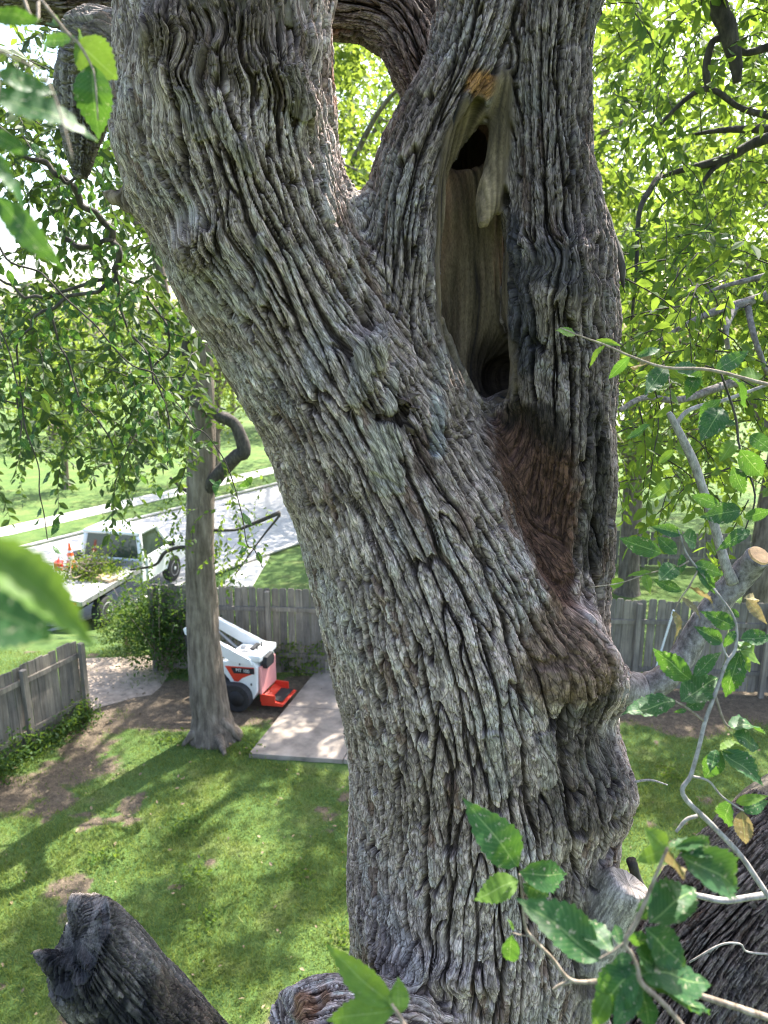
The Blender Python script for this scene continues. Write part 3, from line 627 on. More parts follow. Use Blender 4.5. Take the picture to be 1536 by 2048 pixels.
# ---- smooth curve parameter: foot point where the offset is square to a smoothed tangent
def foot(L, P, k, t):
    n = 400; ss = np.linspace(0, L.cum[-1], n)
    c = np.stack([np.interp(ss, L.cum, L.pts[:, i]) for i in range(3)], -1)
    pad = 60; w = np.hanning(61); w /= w.sum(); cc = np.vstack([c[0] + (c[0] - c[1]) * np.arange(pad, 0, -1)[:, None], c, c[-1] + (c[-1] - c[-2]) * np.arange(1, pad + 1)[:, None]])
    c = np.stack([np.convolve(cc[:, i], w, 'same') for i in range(3)], -1)[pad:-pad]
    tg = np.gradient(c, axis=0); tg /= np.linalg.norm(tg, axis=1)[:, None]
    tg = np.stack([np.convolve(np.pad(tg[:, i], 30, 'edge'), w, 'valid') for i in range(3)], -1); tg /= np.linalg.norm(tg, axis=1)[:, None]
    s = (L.cum[k] + t * L.len[k]).astype(np.float64); ds = ss[1]
    def at(A, s): x = np.clip(s / ds, 0, n - 1.001); i = x.astype(int); f = (x - i)[:, None]; return A[i] * (1 - f) + A[i + 1] * f
    for _ in range(7):
        f = np.einsum('ij,ij->i', P - at(c, s), at(tg, s)); s = np.clip(s + .6 * f, 0, L.cum[-1])
    f = np.einsum('ij,ij->i', P - at(c, s), at(tg, s))
    return s + f, at(c, s), at(tg, s)
# ---- bark relief
def bark(u, s, w, seed):
    wu = u + .0035 * perlin(s * 10, u * 14, seed) + .012 * perlin(s * 1.7 + 9, u * 3.5, seed + 1); ws = s + .010 * perlin(u * 14, s * 3, seed + 2)
    ph = wu / (.056 * w) + .70 * perlin(wu / (.15 * w), ws / .60, seed + 3) + .20 * perlin(wu / .045, ws / .20, seed + 16); a1 = .42 * np.abs(np.sin(np.pi * ph)); dv = .52 + .48 * sstep(-.40, .20, perlin(wu / .09, ws / .34, seed + 17))
    a2 = np.abs(perlin(wu / (.036 * w) + 7, ws / .24, seed + 4)); a3 = np.abs(perlin(wu / (.019 * w) + 3, ws / .10, seed + 11))
    rag = .020 * perlin(wu / .006, ws / .016, seed + 12) + .030 * perlin(wu / .013, ws / .045, seed + 13)
    q1 = sstep(.058, .130, a1 + rag); q2 = sstep(.035, .092, a2 + rag); q3 = sstep(.0, .06, a3 + rag)
    f = np.minimum(1 - dv * (1 - q1), .25 + .75 * q2)                            # long thin interlacing fissures between flat-topped plates
    f1, f2, idr, rx, ry = voro(wu / (.026 * w) + .35 * perlin(wu / .02, ws / .06, seed + 7), ws / .085 + .5 * perlin(wu / .015, ws / .03, seed + 8), seed + 5, 1.0)
    e = sstep(.0, .09, f2 - f1 + .9 * rag)
    lay = perlin(wu / .020, ws / .060, seed + 14) + .7 * perlin(wu / .010, ws / .026, seed + 15); lv = lay * 2.4; fl = np.floor(lv); ter = (fl + sstep(.84, 1.0, lv - fl)) / 2.4   # flaking layers
    g1, g2, idg, _, _ = voro(wu / (.0095 * w) + 3, ws / .021 + .5 * perlin(wu / .006, ws / .012, seed + 9), seed + 6, 1.0)
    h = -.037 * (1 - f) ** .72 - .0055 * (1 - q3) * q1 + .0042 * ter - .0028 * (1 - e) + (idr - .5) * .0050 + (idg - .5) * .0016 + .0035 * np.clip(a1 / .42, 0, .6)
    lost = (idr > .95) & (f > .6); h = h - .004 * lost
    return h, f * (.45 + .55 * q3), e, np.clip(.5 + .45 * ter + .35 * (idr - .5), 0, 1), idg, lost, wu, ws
P32 = VV.astype(np.float32); nL = len(LIMBS)
D = np.full((len(VV), nL), 9.0, np.float32); SS = {}
for L in LIMBS:
    m = np.nonzero(np.all((P32 > L.lo) & (P32 < L.hi), axis=1))[0]
    if len(m) == 0: continue
    d, k, t = seg_dist(L, P32[m], True); D[m, L.id] = d
dm = D.min(1); lab = D.argmin(1)
Hh = np.zeros(len(VV), np.float32); Wt = Hh.copy(); Fs = Hh.copy(); Es = Hh.copy(); Idr = Hh.copy(); Idg = Hh.copy(); Lost = Hh.copy(); Tone = Hh.copy(); Wood = Hh.copy()
BUV = np.zeros((len(VV), 3), np.float32); bw = np.zeros((len(VV), 2), np.float32)
for c, rr in BURLC:
    q = np.linalg.norm(VV - c, axis=1); w = np.exp(-(q / rr) ** 2).astype(np.float32)
    dxz = VV - c; ang = np.arctan2(dxz[:, 0], dxz[:, 2])
    bw[:, 0] += .6 * w * (.05 * perlin(VV[:, 0] * 9 + c[0] * 30, VV[:, 2] * 9, 31) + .05 * np.sin(ang * 1.0) * q / rr); bw[:, 1] += .6 * w * (.10 * perlin(VV[:, 0] * 8, VV[:, 2] * 8 + c[2] * 9, 32) + .04 * np.cos(ang * 2))
for L in LIMBS:
    w = np.exp(-(D[:, L.id] - dm) / .014); idx = np.nonzero((w > .06) & (D[:, L.id] < 5))[0]
    if len(idx) == 0: continue
    P = P32[idx]; d, k, t = seg_dist(L, P, True); s, c, tg = foot(L, P, k, t); tg = tg / np.linalg.norm(tg, axis=1)[:, None]
    e1 = np.array((0, -1.0, 0)) - tg * (-tg[:, 1:2]); e1 /= np.linalg.norm(e1, axis=1)[:, None]; e2 = np.cross(tg, e1); q = P - c
    u = np.arctan2(np.einsum('ij,ij->i', q, e2), np.einsum('ij,ij->i', q, e1)) * L.r0 + bw[idx, 0]; s = s + bw[idx, 1]
    h, f, e, a, b, lo_, wu_, ws_ = bark(u + 3 * L.id, s + 5 * L.id, L.wid, 40 + 20 * L.id)
    if L.wood:
        endw = sstep(.55, .85, np.abs(np.einsum('ij,ij->i', NN[idx], tg))); h = h * (1 - .8 * endw); wu_ = np.where(endw > .4, P[:, 0], wu_); ws_ = np.where(endw > .4, P[:, 2], ws_)
        h = h * .35 - .012 * (1 - sstep(0, .12, np.abs(perlin(u / .022, s / .35, 77)))) - .006 * (1 - sstep(0, .1, np.abs(perlin(u / .05, s / .03, 78)))); h = h * (1 - .8 * endw)
    dom = lab[idx] == L.id; BUV[idx[dom], 0] = wu_[dom]; BUV[idx[dom], 1] = ws_[dom]
    ww = w[idx]; Hh[idx] += ww * h * L.amp; Fs[idx] += ww * f; Es[idx] += ww * e; Idr[idx] += ww * a; Idg[idx] += ww * b; Lost[idx] += ww * lo_; Tone[idx] += ww * L.tone; Wood[idx] += ww * L.wood; Wt[idx] += ww
for a in (Hh, Fs, Es, Idr, Idg, Lost, Tone, Wood): a /= np.maximum(Wt, 1e-6)
# ---- colour of the weathered surface, with shade painted into fissures and deep holes
n1 = fbm3(VV, 2.2, 50); n2 = fbm3(VV, 7, 54); n3 = fbm3(VV, 26, 58); n4 = fbm3(VV, 4.0, 62)
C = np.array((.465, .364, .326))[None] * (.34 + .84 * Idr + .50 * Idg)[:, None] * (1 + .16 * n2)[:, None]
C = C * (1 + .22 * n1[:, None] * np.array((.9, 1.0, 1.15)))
inner_shade = np.array((.072, .050, .039)); C = C + (inner_shade - C) * (.82 * (1 - sstep(.35, .92, Fs)))[:, None]  # brown inner bark, darkened further to paint shade into the fissures
lich = (sstep(.18, .5, n4 + .35 * n3) * sstep(.4, .8, Fs) * .6)[:, None]; C = C + (np.array((.47, .42, .395)) - C) * lich
pale = (sstep(.60, .88, Idr + .12 * n3) * sstep(.5, .9, Fs) * .45)[:, None]; C = C + (np.array((.56, .52, .485)) - C) * pale
C = C + (np.array((.19, .105, .075)) - C) * (Lost * .7)[:, None]
C = C * Tone[:, None]
C = C + (np.array((.30, .27, .25)) * (.5 + .9 * Idg)[:, None] * Tone[:, None] - C) * (Wood * .8)[:, None]
kw = sstep(.35, -.35, cap_sd(B2, P32) / B2[0][1] + .25 * n2) * (VV[:, 1] < 2.15)          # crumbly cracked bark on the knob
k1, k2, kid, _, _ = voro(VV[:, 0] / .030 + .5 * perlin(VV[:, 0] * 30, VV[:, 2] * 30, 83), VV[:, 2] / .044 + .5 * perlin(VV[:, 0] * 30 + 9, VV[:, 2] * 30, 84), 85, 1.0)
j1, j2, jid, _, _ = voro(VV[:, 0] / .011 + .4 * perlin(VV[:, 0] * 70, VV[:, 2] * 70, 86), VV[:, 2] / .018, 87, 1.0)
kh = -.012 * (1 - sstep(0, .20, k2 - k1)) + (kid - .5) * .008 + (jid - .5) * .005 - .003 * (1 - sstep(0, .2, j2 - j1)); Hh = Hh * (1 - .85 * kw) + kw * kh; Idg = Idg * (1 - kw) + jid * kw
for pts, col, st, amp in STAINS:
    r = np.mean([q[1] for q in pts]); w = sstep(.45, -.25, cap_sd(pts, P32) / r + .55 * n3 * .4 + .25 * n2) * st
    C = C + (col * (.6 + .8 * Idg)[:, None] - C) * w[:, None]; Hh = Hh * (1 - w * (1 - amp)) + (w * .004 * (.8 * np.abs(n3) + .6 * Idg) if amp < .4 else 0)
cv = carve_min(P32, [(c, .02) for c in (CAV, CAVM, CAVU, CAVB)]); cw = sstep(.016, .004, np.abs(cv)) * sstep(1.93, 1.99, VV[:, 1])
grain = perlin(VV[:, 0] * 90 + VV[:, 1] * 60, VV[:, 2] * 5, 70); grain2 = perlin(VV[:, 0] * 35 + VV[:, 1] * 25, VV[:, 2] * 2.5, 71)
wc = np.array((.205, .148, .092))[None] * (.75 + .5 * grain + .55 * grain2)[:, None]
cw = np.maximum(cw, sstep(.02, -.01, D[:, CORE.id] - np.minimum(D[:, MID.id], D[:, RIGHT.id])) * (VV[:, 2] > PY(980, 790, 2.1)[2]) * (VV[:, 1] > 2.0) * (VV[:, 1] < 2.3)); tw = sstep(.02, .004, cap_sd(WOODT, P32)); cw = np.maximum(cw, tw); wc = wc * (1 + .35 * tw)[:, None]; Hh = Hh * (1 - cw) + cw * (.005 * grain + .006 * grain2)
C = C + (np.clip(wc, .03, 1) - C) * cw[:, None]; BUV[:, 2] = np.maximum(cw, .85 * Wood)
PLATES = [([(768, 862, 26), (776, 962, 30)], .010, (.50, .45, .385), 0), ([(762, 662, 12), (738, 720, 34), (714, 800, 14)], .010, (.40, .36, .33), .9), ([(788, 735, 8), (780, 815, 11)], .016, (.40, .37, .34), 0), ([(668, 70, 9), (668, 220, 12)], .006, (.25, .115, .06), 0), ([(585, 150, 18), (606, 214, 22)], .018, (.26, .22, .18), 0),
          ([(890, 640, 9), (925, 735, 12), (985, 815, 14)], .012, (.30, .24, .19), 0), ([(440, 240, 14), (500, 330, 14)], .012, (.36, .32, .28), 0), ([(655, 300, 12), (660, 430, 12)], .010, (.46, .42, .39), 0), ([(700, 290, 14), (715, 400, 12)], .010, (.50, .47, .43), 0),
          ([(1090, 1480, 14), (1100, 1560, 16)], .010, (.46, .41, .36), 0), ([(990, 1480, 16), (1000, 1580, 20)], .010, (.47, .42, .37), 0), ([(1120, 1660, 10), (1118, 1720, 8)], .008, (.45, .36, .28), 0), ([(360, 190, 12), (400, 260, 18)], .010, (.36, .32, .28), 0), ([(520, 480, 10), (525, 600, 9)], .012, (.40, .36, .33), 0)]
for lst, rs, col, sl in PLATES:
    pts = onsurf(lst); r = np.mean([q[1] for q in pts]); w = sstep(.30, .12, cap_sd(pts, P32) / r + .35 * n3 * .5 + .25 * perlin(BUV[:, 0] / .012, BUV[:, 1] / .03, 81))
    ln = perlin((BUV[:, 0] + sl * BUV[:, 1]) / .006, (BUV[:, 1] - sl * BUV[:, 0]) / .05, 82); Hh = Hh * (1 - w * .55) + w * (rs * .8 + .0022 * ln)
    C = C + (np.array(col) * (.72 + .30 * ln + .25 * Idg)[:, None] - C) * (w * .55)[:, None]
hole_shade = np.maximum(sstep(.03, .0, np.abs(cap_sd(CAVB, P32))) * sstep(2.05, 2.12, VV[:, 1]), sstep(.03, .0, np.abs(cap_sd(CAVU, P32))) * sstep(2.08, 2.15, VV[:, 1])); C = C + (np.array((.05, .034, .024)) - C) * (.85 * hole_shade)[:, None]  # darkness of the deep upper and lower holes painted into the wood colour
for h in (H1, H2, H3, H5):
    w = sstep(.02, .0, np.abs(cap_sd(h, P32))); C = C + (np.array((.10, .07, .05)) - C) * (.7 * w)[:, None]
C = np.clip(C, .012, .75)
VV = VV + NN * Hh[:, None]
print('bark', round(time.time() - T0, 1))
base_pt = np.array((-.05, 2.35, 0.0))
elm = empty('elm_tree', base_pt, label='huge old elm with deeply furrowed grey bark, forked trunk and a tall hollow', cat='tree')
def under(o, par):                # keep world-space geometry under a displaced parent
    o.parent = par; o.matrix_parent_inverse = Matrix.Translation(par.location).inverted() if par.parent is None else Matrix.Identity(4)
    return o
EINV = Matrix.Translation(-Vector(base_pt))
def elm_part(o): o.parent = elm; o.matrix_parent_inverse = EINV; return o
flab = lab[FF[:, 0]]; flab = np.where((flab == TRUNK.id) & (VV[FF[:, 0], 2] > FORK_Z), 99, flab)
PARTS = {}
for L in LIMBS:
    key = {'trunk': 'trunk'}.get(L.part, '%s#%d' % (L.part, {SNAG2.id: SNAG.id, SPL1.id: CHAR.id, SPL2.id: CHAR.id}.get(L.id, L.id)))
    PARTS.setdefault(key, []).append(L.id)
plabel = {RIGHT.id: 'dark right-hand limb beside the hollow, with a round burl', STUB.id: 'short sunlit stub with a rotten orange-brown end', CHAR.id: 'broken limb with a jagged charred black end',
          GREY.id: 'smooth grey cut branch stub', SNAG.id: 'weathered broken stub of splintered grey wood'}
PARTS['limb#99'] = [99]; plabel[99] = 'massive left-hand limb continuing the trunk'
for key, ids in PARTS.items():
    m = np.isin(flab, ids); f = FF[m]
    if len(f) == 0: continue
    uu, ii = np.unique(f, return_inverse=True)
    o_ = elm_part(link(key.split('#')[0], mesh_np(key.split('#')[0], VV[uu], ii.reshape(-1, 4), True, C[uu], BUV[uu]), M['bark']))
    if ids[0] in plabel: o_['label'] = plabel[ids[0]]
# continuation of trunk and limbs outside the sculpted stretch
def cont(name, nodes, m='bark_far', seg=28, wob=.12): return elm_part(tube(name, nodes, M[m], None, seg, 8, wob, 5))
tb = PY(920, 2330, 2.3)
cont('trunk_base', [(tb[0], tb[1], tb[2] + .25, .50), (tb[0], tb[1] + .02, tb[2] - .3, .60), (tb[0] - .02, tb[1] + .05, 2.2, .58), (-.05, 2.35, 1.0, .64), (-.05, 2.35, .35, .80), (-.05, 2.35, -.1, 1.15)], seg=48)
def limb_top(L, ext, name='limb_top'):
    b = L.pts[-1]; r = L.rad[-1] * .95; nodes = [(*L.pts[-6], L.rad[-6] * .95), (*L.pts[-4], L.rad[-4] * .96), (*b, r * .98)]
    for e in ext: nodes.append((b[0] + e[0], b[1] + e[1], b[2] + e[2], r * e[3]))
    return cont(name, nodes, seg=20)
limb_top(LEFT, [(-.2, .1, 1.0, .9), (-.9, .5, 2.4, .6), (-1.6, .6, 4.0, .3), (-2.0, .7, 5.0, .1)])
limb_top(RIGHT, [(.3, .2, .8, .85), (1.0, .7, 2.0, .6), (1.8, 1.5, 3.2, .35), (2.4, 2.2, 4.2, .1)])
limb_top(MID, [(-.05, .2, .8, .8), (.1, 1.0, 2.2, .55), (.2, 1.8, 3.6, .3), (.2, 2.0, 4.6, .1)])
limb_top(BACK, [(-.8, .2, .1, .9), (-2.0, .6, .5, .7), (-3.2, 1.2, 1.2, .3), (-3.8, 1.4, 1.8, .1)])
limb_top(RLIMB, [(.7, .25, .7, .9), (1.6, .8, 1.9, .75), (2.6, 1.5, 3.4, .5), (3.6, 2.2, 5.0, .15)])
print('elm', round(time.time() - T0, 1))
# ------------------------------------------------------------------ vehicles and small objects
M['white'] = simple('white_paint', (.78, .80, .80), .35, .05, 3); M['red'] = simple('red_orange_paint', (.62, .045, .022), .4, .12, 5); M['black'] = simple('black_rubber', (.018, .018, .02), .75, .3, 12)
M['pink'] = simple('sun_faded_red_panel', (.75, .33, .31), .45, .1, 3); M['steel'] = simple('grey_steel', (.35, .35, .36), .45, .2, 9, .5); M['bed'] = simple('worn_flatbed_deck', (.48, .46, .45), .7, .25, 5)
M['plank'] = simple('pale_lumber', (.52, .38, .23), .8, .25, 12); M['orange'] = simple('cone_orange', (.85, .13, .02), .5, .1, 6); M['tread'] = simple('dark_tyre', (.03, .03, .032), .85, .3, 20, 0, .004)
m, nt, b = mat('tinted_glass'); b.inputs['Base Color'].default_value = (.03, .045, .04, 1); b.inputs['Roughness'].default_value = .08; b.inputs['Specular IOR Level'].default_value = .8
nz = noise(nt, 2.5, 2); bump(nt, b, nz.outputs[0], .05, .01); M['glass'] = m
def lathe(name, prof, m, parent, axis='Z', seg=28, loc=(0, 0, 0), smooth=True):
    V = []; F = []
    for i, (r, h) in enumerate(prof):
        for k in range(seg):
            t = k / seg * 2 * math.pi; c, s = r * math.cos(t), r * math.sin(t)
            V.append((loc[0] + c, loc[1] + s, loc[2] + h) if axis == 'Z' else (loc[0] + c, loc[1] + h, loc[2] + s))
    for i in range(len(prof) - 1):
        for k in range(seg): F.append((i * seg + k, i * seg + (k + 1) % seg, (i + 1) * seg + (k + 1) % seg, (i + 1) * seg + k))
    me = bpy.data.meshes.new(name); me.from_pydata(V, [], F); me.polygons.foreach_set('use_smooth', np.full(len(me.polygons), smooth)); me.update()
    bm = bmesh.new(); bm.from_mesh(me); bmesh.ops.recalc_face_normals(bm, faces=bm.faces[:]); bm.to_mesh(me); bm.free(); return link(name, me, m, parent)
def text(name, body, size, m, parent, mtx, ext=.002):
    cu = bpy.data.curves.new(name, 'FONT'); cu.body = body; cu.size = size; cu.extrude = ext; cu.align_x = 'CENTER'; cu.align_y = 'CENTER'; tmp = bpy.data.objects.new(name, cu); COL.objects.link(tmp)
    dg = bpy.context.evaluated_depsgraph_get(); me = bpy.data.meshes.new_from_object(tmp.evaluated_get(dg)); bpy.data.objects.remove(tmp)
    o = link(name, me, m, parent); o.matrix_local = mtx; return o
# ---- flatbed pickup truck (local: +x forward, +y left, z up, origin below the rear right corner of the bed)
TS = 1.12
cr = G(162, 1203, -1 + .95 * TS); fr = G(330, 1130, -1 + .62 * TS); hd = math.atan2(fr[1] - cr[1], fr[0] - cr[0])
truck = empty('flatbed_truck', (cr[0], cr[1], -.998), hd, label='white flatbed pickup truck parked at the street with brush on its deck', cat='truck'); truck.scale = (TS,) * 3
W = 1.78
boxes('deck', [(1.25, W / 2, .90, 2.5, W, .09)], M['bed'], truck, .012)
boxes('deck_rail', [(1.25, -.012, .885, 2.52, .03, .12), (-.015, W / 2, .885, .03, W, .12)], M['steel'], truck, .006)
boxes('chassis', [(2.2, .42, .62, 4.4, .10, .16), (2.2, W - .42, .62, 4.4, .10, .16), (.1, W / 2, .62, .1, 1.0, .14)], M['black'], truck, .01)
def cabmesh():
    bm = bmesh.new(); low = [(2.62, .48), (4.95, .48), (5.02, .72), (4.98, 1.0), (4.80, 1.06), (3.95, 1.14), (2.62, 1.12)]
    A = [bm.verts.new((x, .02, z)) for x, z in low]; B = [bm.verts.new((x, W - .02, z)) for x, z in low]; bm.faces.new(A); bm.faces.new(B[::-1]); k = len(low)
    for i in range(k): bm.faces.new((A[i], B[i], B[(i + 1) % k], A[(i + 1) % k]))
    bmesh.ops.recalc_face_normals(bm, faces=bm.faces[:]); bmesh.ops.bevel(bm, geom=bm.edges[:], offset=.045, segments=3, affect='EDGES', profile=.6); me = bpy.data.meshes.new('cab_body'); bm.to_mesh(me); bm.free(); return me
cb_ = link('cab_body', cabmesh(), M['white'], truck)
for y_ in (.0, W): boxes('door', [(3.35, y_, .80, .98, .012, .60)], M['white'], truck, .02)
for y_ in (-.012, W + .012): boxes('door_handle', [(3.0, y_, .98, .14, .02, .03)], M['black'], truck, .004)
# greenhouse: pillars, roof, windows
def quad_panel(name, pts, m, th=.02):
    P = np.array(pts, float); n = np.cross(P[1] - P[0], P[3] - P[0]); n /= np.linalg.norm(n); V = np.vstack([P, P - n * th]); F = [(0, 1, 2, 3), (7, 6, 5, 4)] + [(i, i + 4, (i + 1) % 4 + 4, (i + 1) % 4) for i in range(4)]
    me = bpy.data.meshes.new(name); me.from_pydata([tuple(v) for v in V], [], F); me.update(); return link(name, me, m, truck)
def bar(name, pts, m, r=.05): return tube(name, [(*p, r) for p in pts], m, truck, 8, 4)
xr0, xr1, xf1, xf0 = 2.66, 2.78, 3.62, 4.12; zl, zr_ = 1.10, 1.72; yi0, yi1 = .05, .15
roof = boxes('roof', [((xr1 + xf1) / 2, W / 2, zr_ + .035, xf1 - xr1 + .16, W - 2 * yi1 + .14, .10)], M['white'], truck, .045, True)
for s_ in (0, 1):
    y0 = yi0 if s_ == 0 else W - yi0; y1 = yi1 if s_ == 0 else W - yi1
    bar('pillar', [(xr0 + .02, y0, zl), (xr1 + .02, y1, zr_)], M['white'], .075); bar('pillar', [(xf0 - .02, y0, zl), (xf1, y1, zr_)], M['white'], .045)
    quad_panel('side_window', [(xr0 + .1, y0 + (.0 if s_ else 0), zl), (xf0 - .05, y0, zl), (xf1, y1, zr_), (xr1 + .08, y1, zr_)], M['glass'])
quad_panel('rear_window', [(xr0, yi0 + .04, zl), (xr0, W - yi0 - .04, zl), (xr1, W - yi1, zr_), (xr1, yi1, zr_)], M['glass']); quad_panel('windscreen', [(xf0, yi0 + .04, zl + .02), (xf0, W - yi0 - .04, zl + .02), (xf1, W - yi1, zr_), (xf1, yi1, zr_)], M['glass'])
boxes('wing_mirror', [(3.95, -.12, 1.18, .08, .16, .14)], M['black'], truck, .02); boxes('headboard', [(2.52, W / 2, 1.02, .05, W - .1, .16)], M['steel'], truck, .008)
for x_ in (.95, 4.25):
    for y_ in (.10, W - .10):
        w_ = lathe('wheel', [(.0, -.11), (.20, -.11), (.31, -.115), (.36, -.09), (.365, 0), (.36, .09), (.31, .115), (.20, .11), (0, .11)], M['tread'], truck, 'Y', 32, (x_, y_, .365)); w_['label'] = 'dark tyre with pale steel rim'
        sgn = -1 if y_ < 1 else 1
        lathe('rim', [(.0, sgn * .085), (.10, sgn * .085), (.16, sgn * .10), (.205, sgn * .122), (.215, sgn * .10)], M['steel'], w_, 'Y', 24, (x_, y_, .365)); lathe('hub', [(0, sgn * .125), (.05, sgn * .12), (.06, sgn * .08)], M['white'], w_, 'Y', 16, (x_, y_, .365))
for y_ in (.18, W - .18): boxes('tail_light', [(-.035, y_, .88, .02, .14, .07)], M['red'], truck, .006)
def on_truck(x, y, z): return np.array(truck.location) + TS * np.array((x * math.cos(hd) - y * math.sin(hd), x * math.sin(hd) + y * math.cos(hd), z))
def on_deck(px_, py_): return G(px_, py_, -.998 + TS * .945)
# ---- things on the deck
pc = on_deck(143, 1134)
cone = empty('traffic_cone', pc, hd, label='orange traffic cone with white bands standing on the truck deck', cat='traffic cone')
lathe('cone_body', [(.15, .03), (.135, .06), (.105, .22), (.104, .225)], M['orange'], cone); lathe('cone_middle', [(.085, .335), (.065, .44)], M['orange'], cone); lathe('cone_tip', [(.052, .50), (.035, .60), (.028, .70), (.012, .71)], M['orange'], cone)
lathe('band', [(.104, .225), (.085, .335)], M['white'], cone); lathe('band', [(.065, .44), (.052, .50)], M['white'], cone); boxes('cone_base', [(0, 0, .016, .36, .36, .032)], M['orange'], cone, .012)
pl = on_deck(178, 1156); pl2 = on_deck(215, 1164); an = math.atan2(pl2[1] - pl[1], pl2[0] - pl[0])
bx = empty('lumber', ((pl[0] + pl2[0]) / 2, (pl[1] + pl2[1]) / 2, pl[2]), an, label='two pale boards lying on the truck deck behind the cone', cat='lumber')
for k_ in range(2): boxes('board', [(0, k_ * .16, .045 + .003 * k_, 1.0, .14, .085)], M['plank'], bx, .006)
gp = on_deck(118, 1140); can = empty('fuel_can', gp, hd + .5, label='red fuel can beside the traffic cone on the truck deck', cat='fuel can')
boxes('can_body', [(0, 0, .13, .34, .22, .24)], M['red'], can, .03, True); tube('handle', [(-.1, 0, .24, .018), (-.06, 0, .31, .018), (.06, 0, .31, .018), (.1, 0, .24, .018)], M['red'], can); tube('spout', [(.14, 0, .24, .022), (.22, 0, .32, .016)], M['black'], can)
sp_ = on_deck(166, 1116); tyre = empty('spare_tyre', (sp_[0], sp_[1], sp_[2]), hd, label='black spare tyre lying behind the traffic cone', cat='tyre')
tt = lathe('tyre_casing', [(.19, .03), (.27, .0), (.32, .03), (.335, .10), (.32, .17), (.27, .20), (.19, .17), (.19, .03)], M['tread'], tyre)
# ---- stand-on mini loader
lp = G(500, 1412); fwd = np.array((-.955, .30)); lz = math.atan2(fwd[1], fwd[0])
LS = .86
loader = empty('mini_loader', (lp[0] - .06, lp[1] + .26, 0), lz, label='white and red stand-on mini loader with raised lift arms beside the tree', cat='loader'); loader.scale = (LS,) * 3
# local: +x forward (away to the left), +y left (towards the camera), z up
side = [(-.42, .42), (-.30, .22), (-.10, .16), (.06, .26), (.22, .62), (.44, .86), (.44, 1.00), (.12, 1.08), (-.36, 1.10), (-.44, .98)]
prism('body', side, -.42, .42, M['white'], loader, 'Y', .03)
prism('rear_panel', [(-.36, .36), (.36, .36), (.36, .98), (-.36, .98)], -.50, -.445, M['pink'], loader, 'X', .02)
boxes('control_tower', [(-.34, 0, 1.17, .34, .78, .14)], M['white'], loader, .03, True); prism('tank', [(-.16, .0), (.16, .0), (.2, .12), (.16, .26), (-.16, .26), (-.2, .12)], -.60, -.46, M['black'], loader, 'X', .02).location = (0, .10, .92)
boxes('lever', [(-.30, .1, 1.28, .03, .03, .12), (-.30, -.1, 1.28, .03, .03, .12), (-.2, 0, 1.26, .1, .3, .04)], M['black'], loader, .006)
boxes('engine_cover', [(.05, 0, 1.11, .42, .56, .10)], M['white'], loader, .03, True); [boxes('cover_latch', [q], M['steel'], loader, .006) for q in ((.0, .1, 1.17, .16, .08, .05, .4), (.12, -.08, 1.17, .1, .12, .04, .2), (-.1, -.12, 1.17, .08, .1, .05, .7))]
plat = prism('platform', [(-.98, .20), (-.95, .14), (-.46, .10), (-.46, .30), (-.60, .24)], -.34, .34, M['red'], loader, 'Y', .012); boxes('tread_plate', [(-.76, 0, .235, .34, .56, .012, 0, 0, .05)], M['black'], plat, .003)
for y_ in (-.34, .34): boxes('platform_side', [(-.62, y_, .28, .34, .03, .18)], M['red'], plat, .008)
for s_ in (-1, 1):
    a_ = prism('lift_arm', [(-.34, 1.05), (-.30, 1.17), (1.12, 1.72), (1.24, 1.66), (1.20, 1.54), (.1, 1.05)], s_ * .40 - .055, s_ * .40 + .055, M['white'], loader, 'Y', .012)
    tube('hydraulic_ram', [(.2, s_ * .32, .85, .035), (.6, s_ * .32, 1.15, .035), (.85, s_ * .32, 1.35, .022), (1.0, s_ * .32, 1.5, .022)], M['steel'], loader)
    y0, y1 = (s_ * .46 - .13, s_ * .46 + .13)
    tr = [(-.02 + .30 * math.cos(t), .31 + .30 * math.sin(t)) for t in np.linspace(math.pi / 2, 3 * math.pi / 2, 12)] + [(.80 + .26 * math.cos(t), .27 + .26 * math.sin(t)) for t in np.linspace(-math.pi / 2, math.pi / 2, 12)]
    t_ = prism('track', tr, y0, y1, M['tread'], loader, 'Y', .015)
    for q in ((-.02, .31, .17), (.80, .27, .16), (.4, .16, .08)): lathe('roller', [(.0, s_ * .145), (q[2], s_ * .145), (q[2], s_ * .10)], M['black'], t_, 'Y', 20, (q[0], s_ * .46, q[1]))
boxes('cross_tube', [(1.16, 0, 1.62, .10, .9, .10)], M['white'], loader, .01); boxes('bucket_mount', [(1.2, 0, 1.4, .08, .8, .35)], M['black'], loader, .01)
decal = prism('decal', [(.30, .94), (-.38, .99), (-.38, .86), (-.10, .72), (.0, .62), (.10, .62)], .424, .428, M['red'], loader, 'Y'); prism('decal_panel', [(.16, .92), (-.38, .972), (-.38, .84), (.10, .80)], .4285, .431, M['black'], decal, 'Y')
text('lettering', 'MT 100', .10, M['white'], decal, Matrix.Translation((-.11, .433, .885)) @ Matrix(((-1, 0, 0, 0), (0, 0, 1, 0), (0, 1, 0, 0), (0, 0, 0, 1))), .001)
for x_, z_ in ((-.05, 1.03), (-.3, .6), (-.25, .3)): boxes('bolt', [(x_, .432, z_, .03, .01, .05)], M['black'], loader, .002)
# ---- pale pole leaning on the back fence
pa = G(1288, 1362, .02); pb = PY(1346, 1218, 13.0)
tag(tube('pole', [(pa[0], pa[1] - .35, 0.0, .022), (*((np.array((pa[0], pa[1] - .35, 0)) + pb) / 2), .02), (pb[0], pb[1] - .04, pb[2], .02)], M['white'], None, 10), label='thin white pole leaning against the picket fence', cat='pole')
print('objects', round(time.time() - T0, 1))
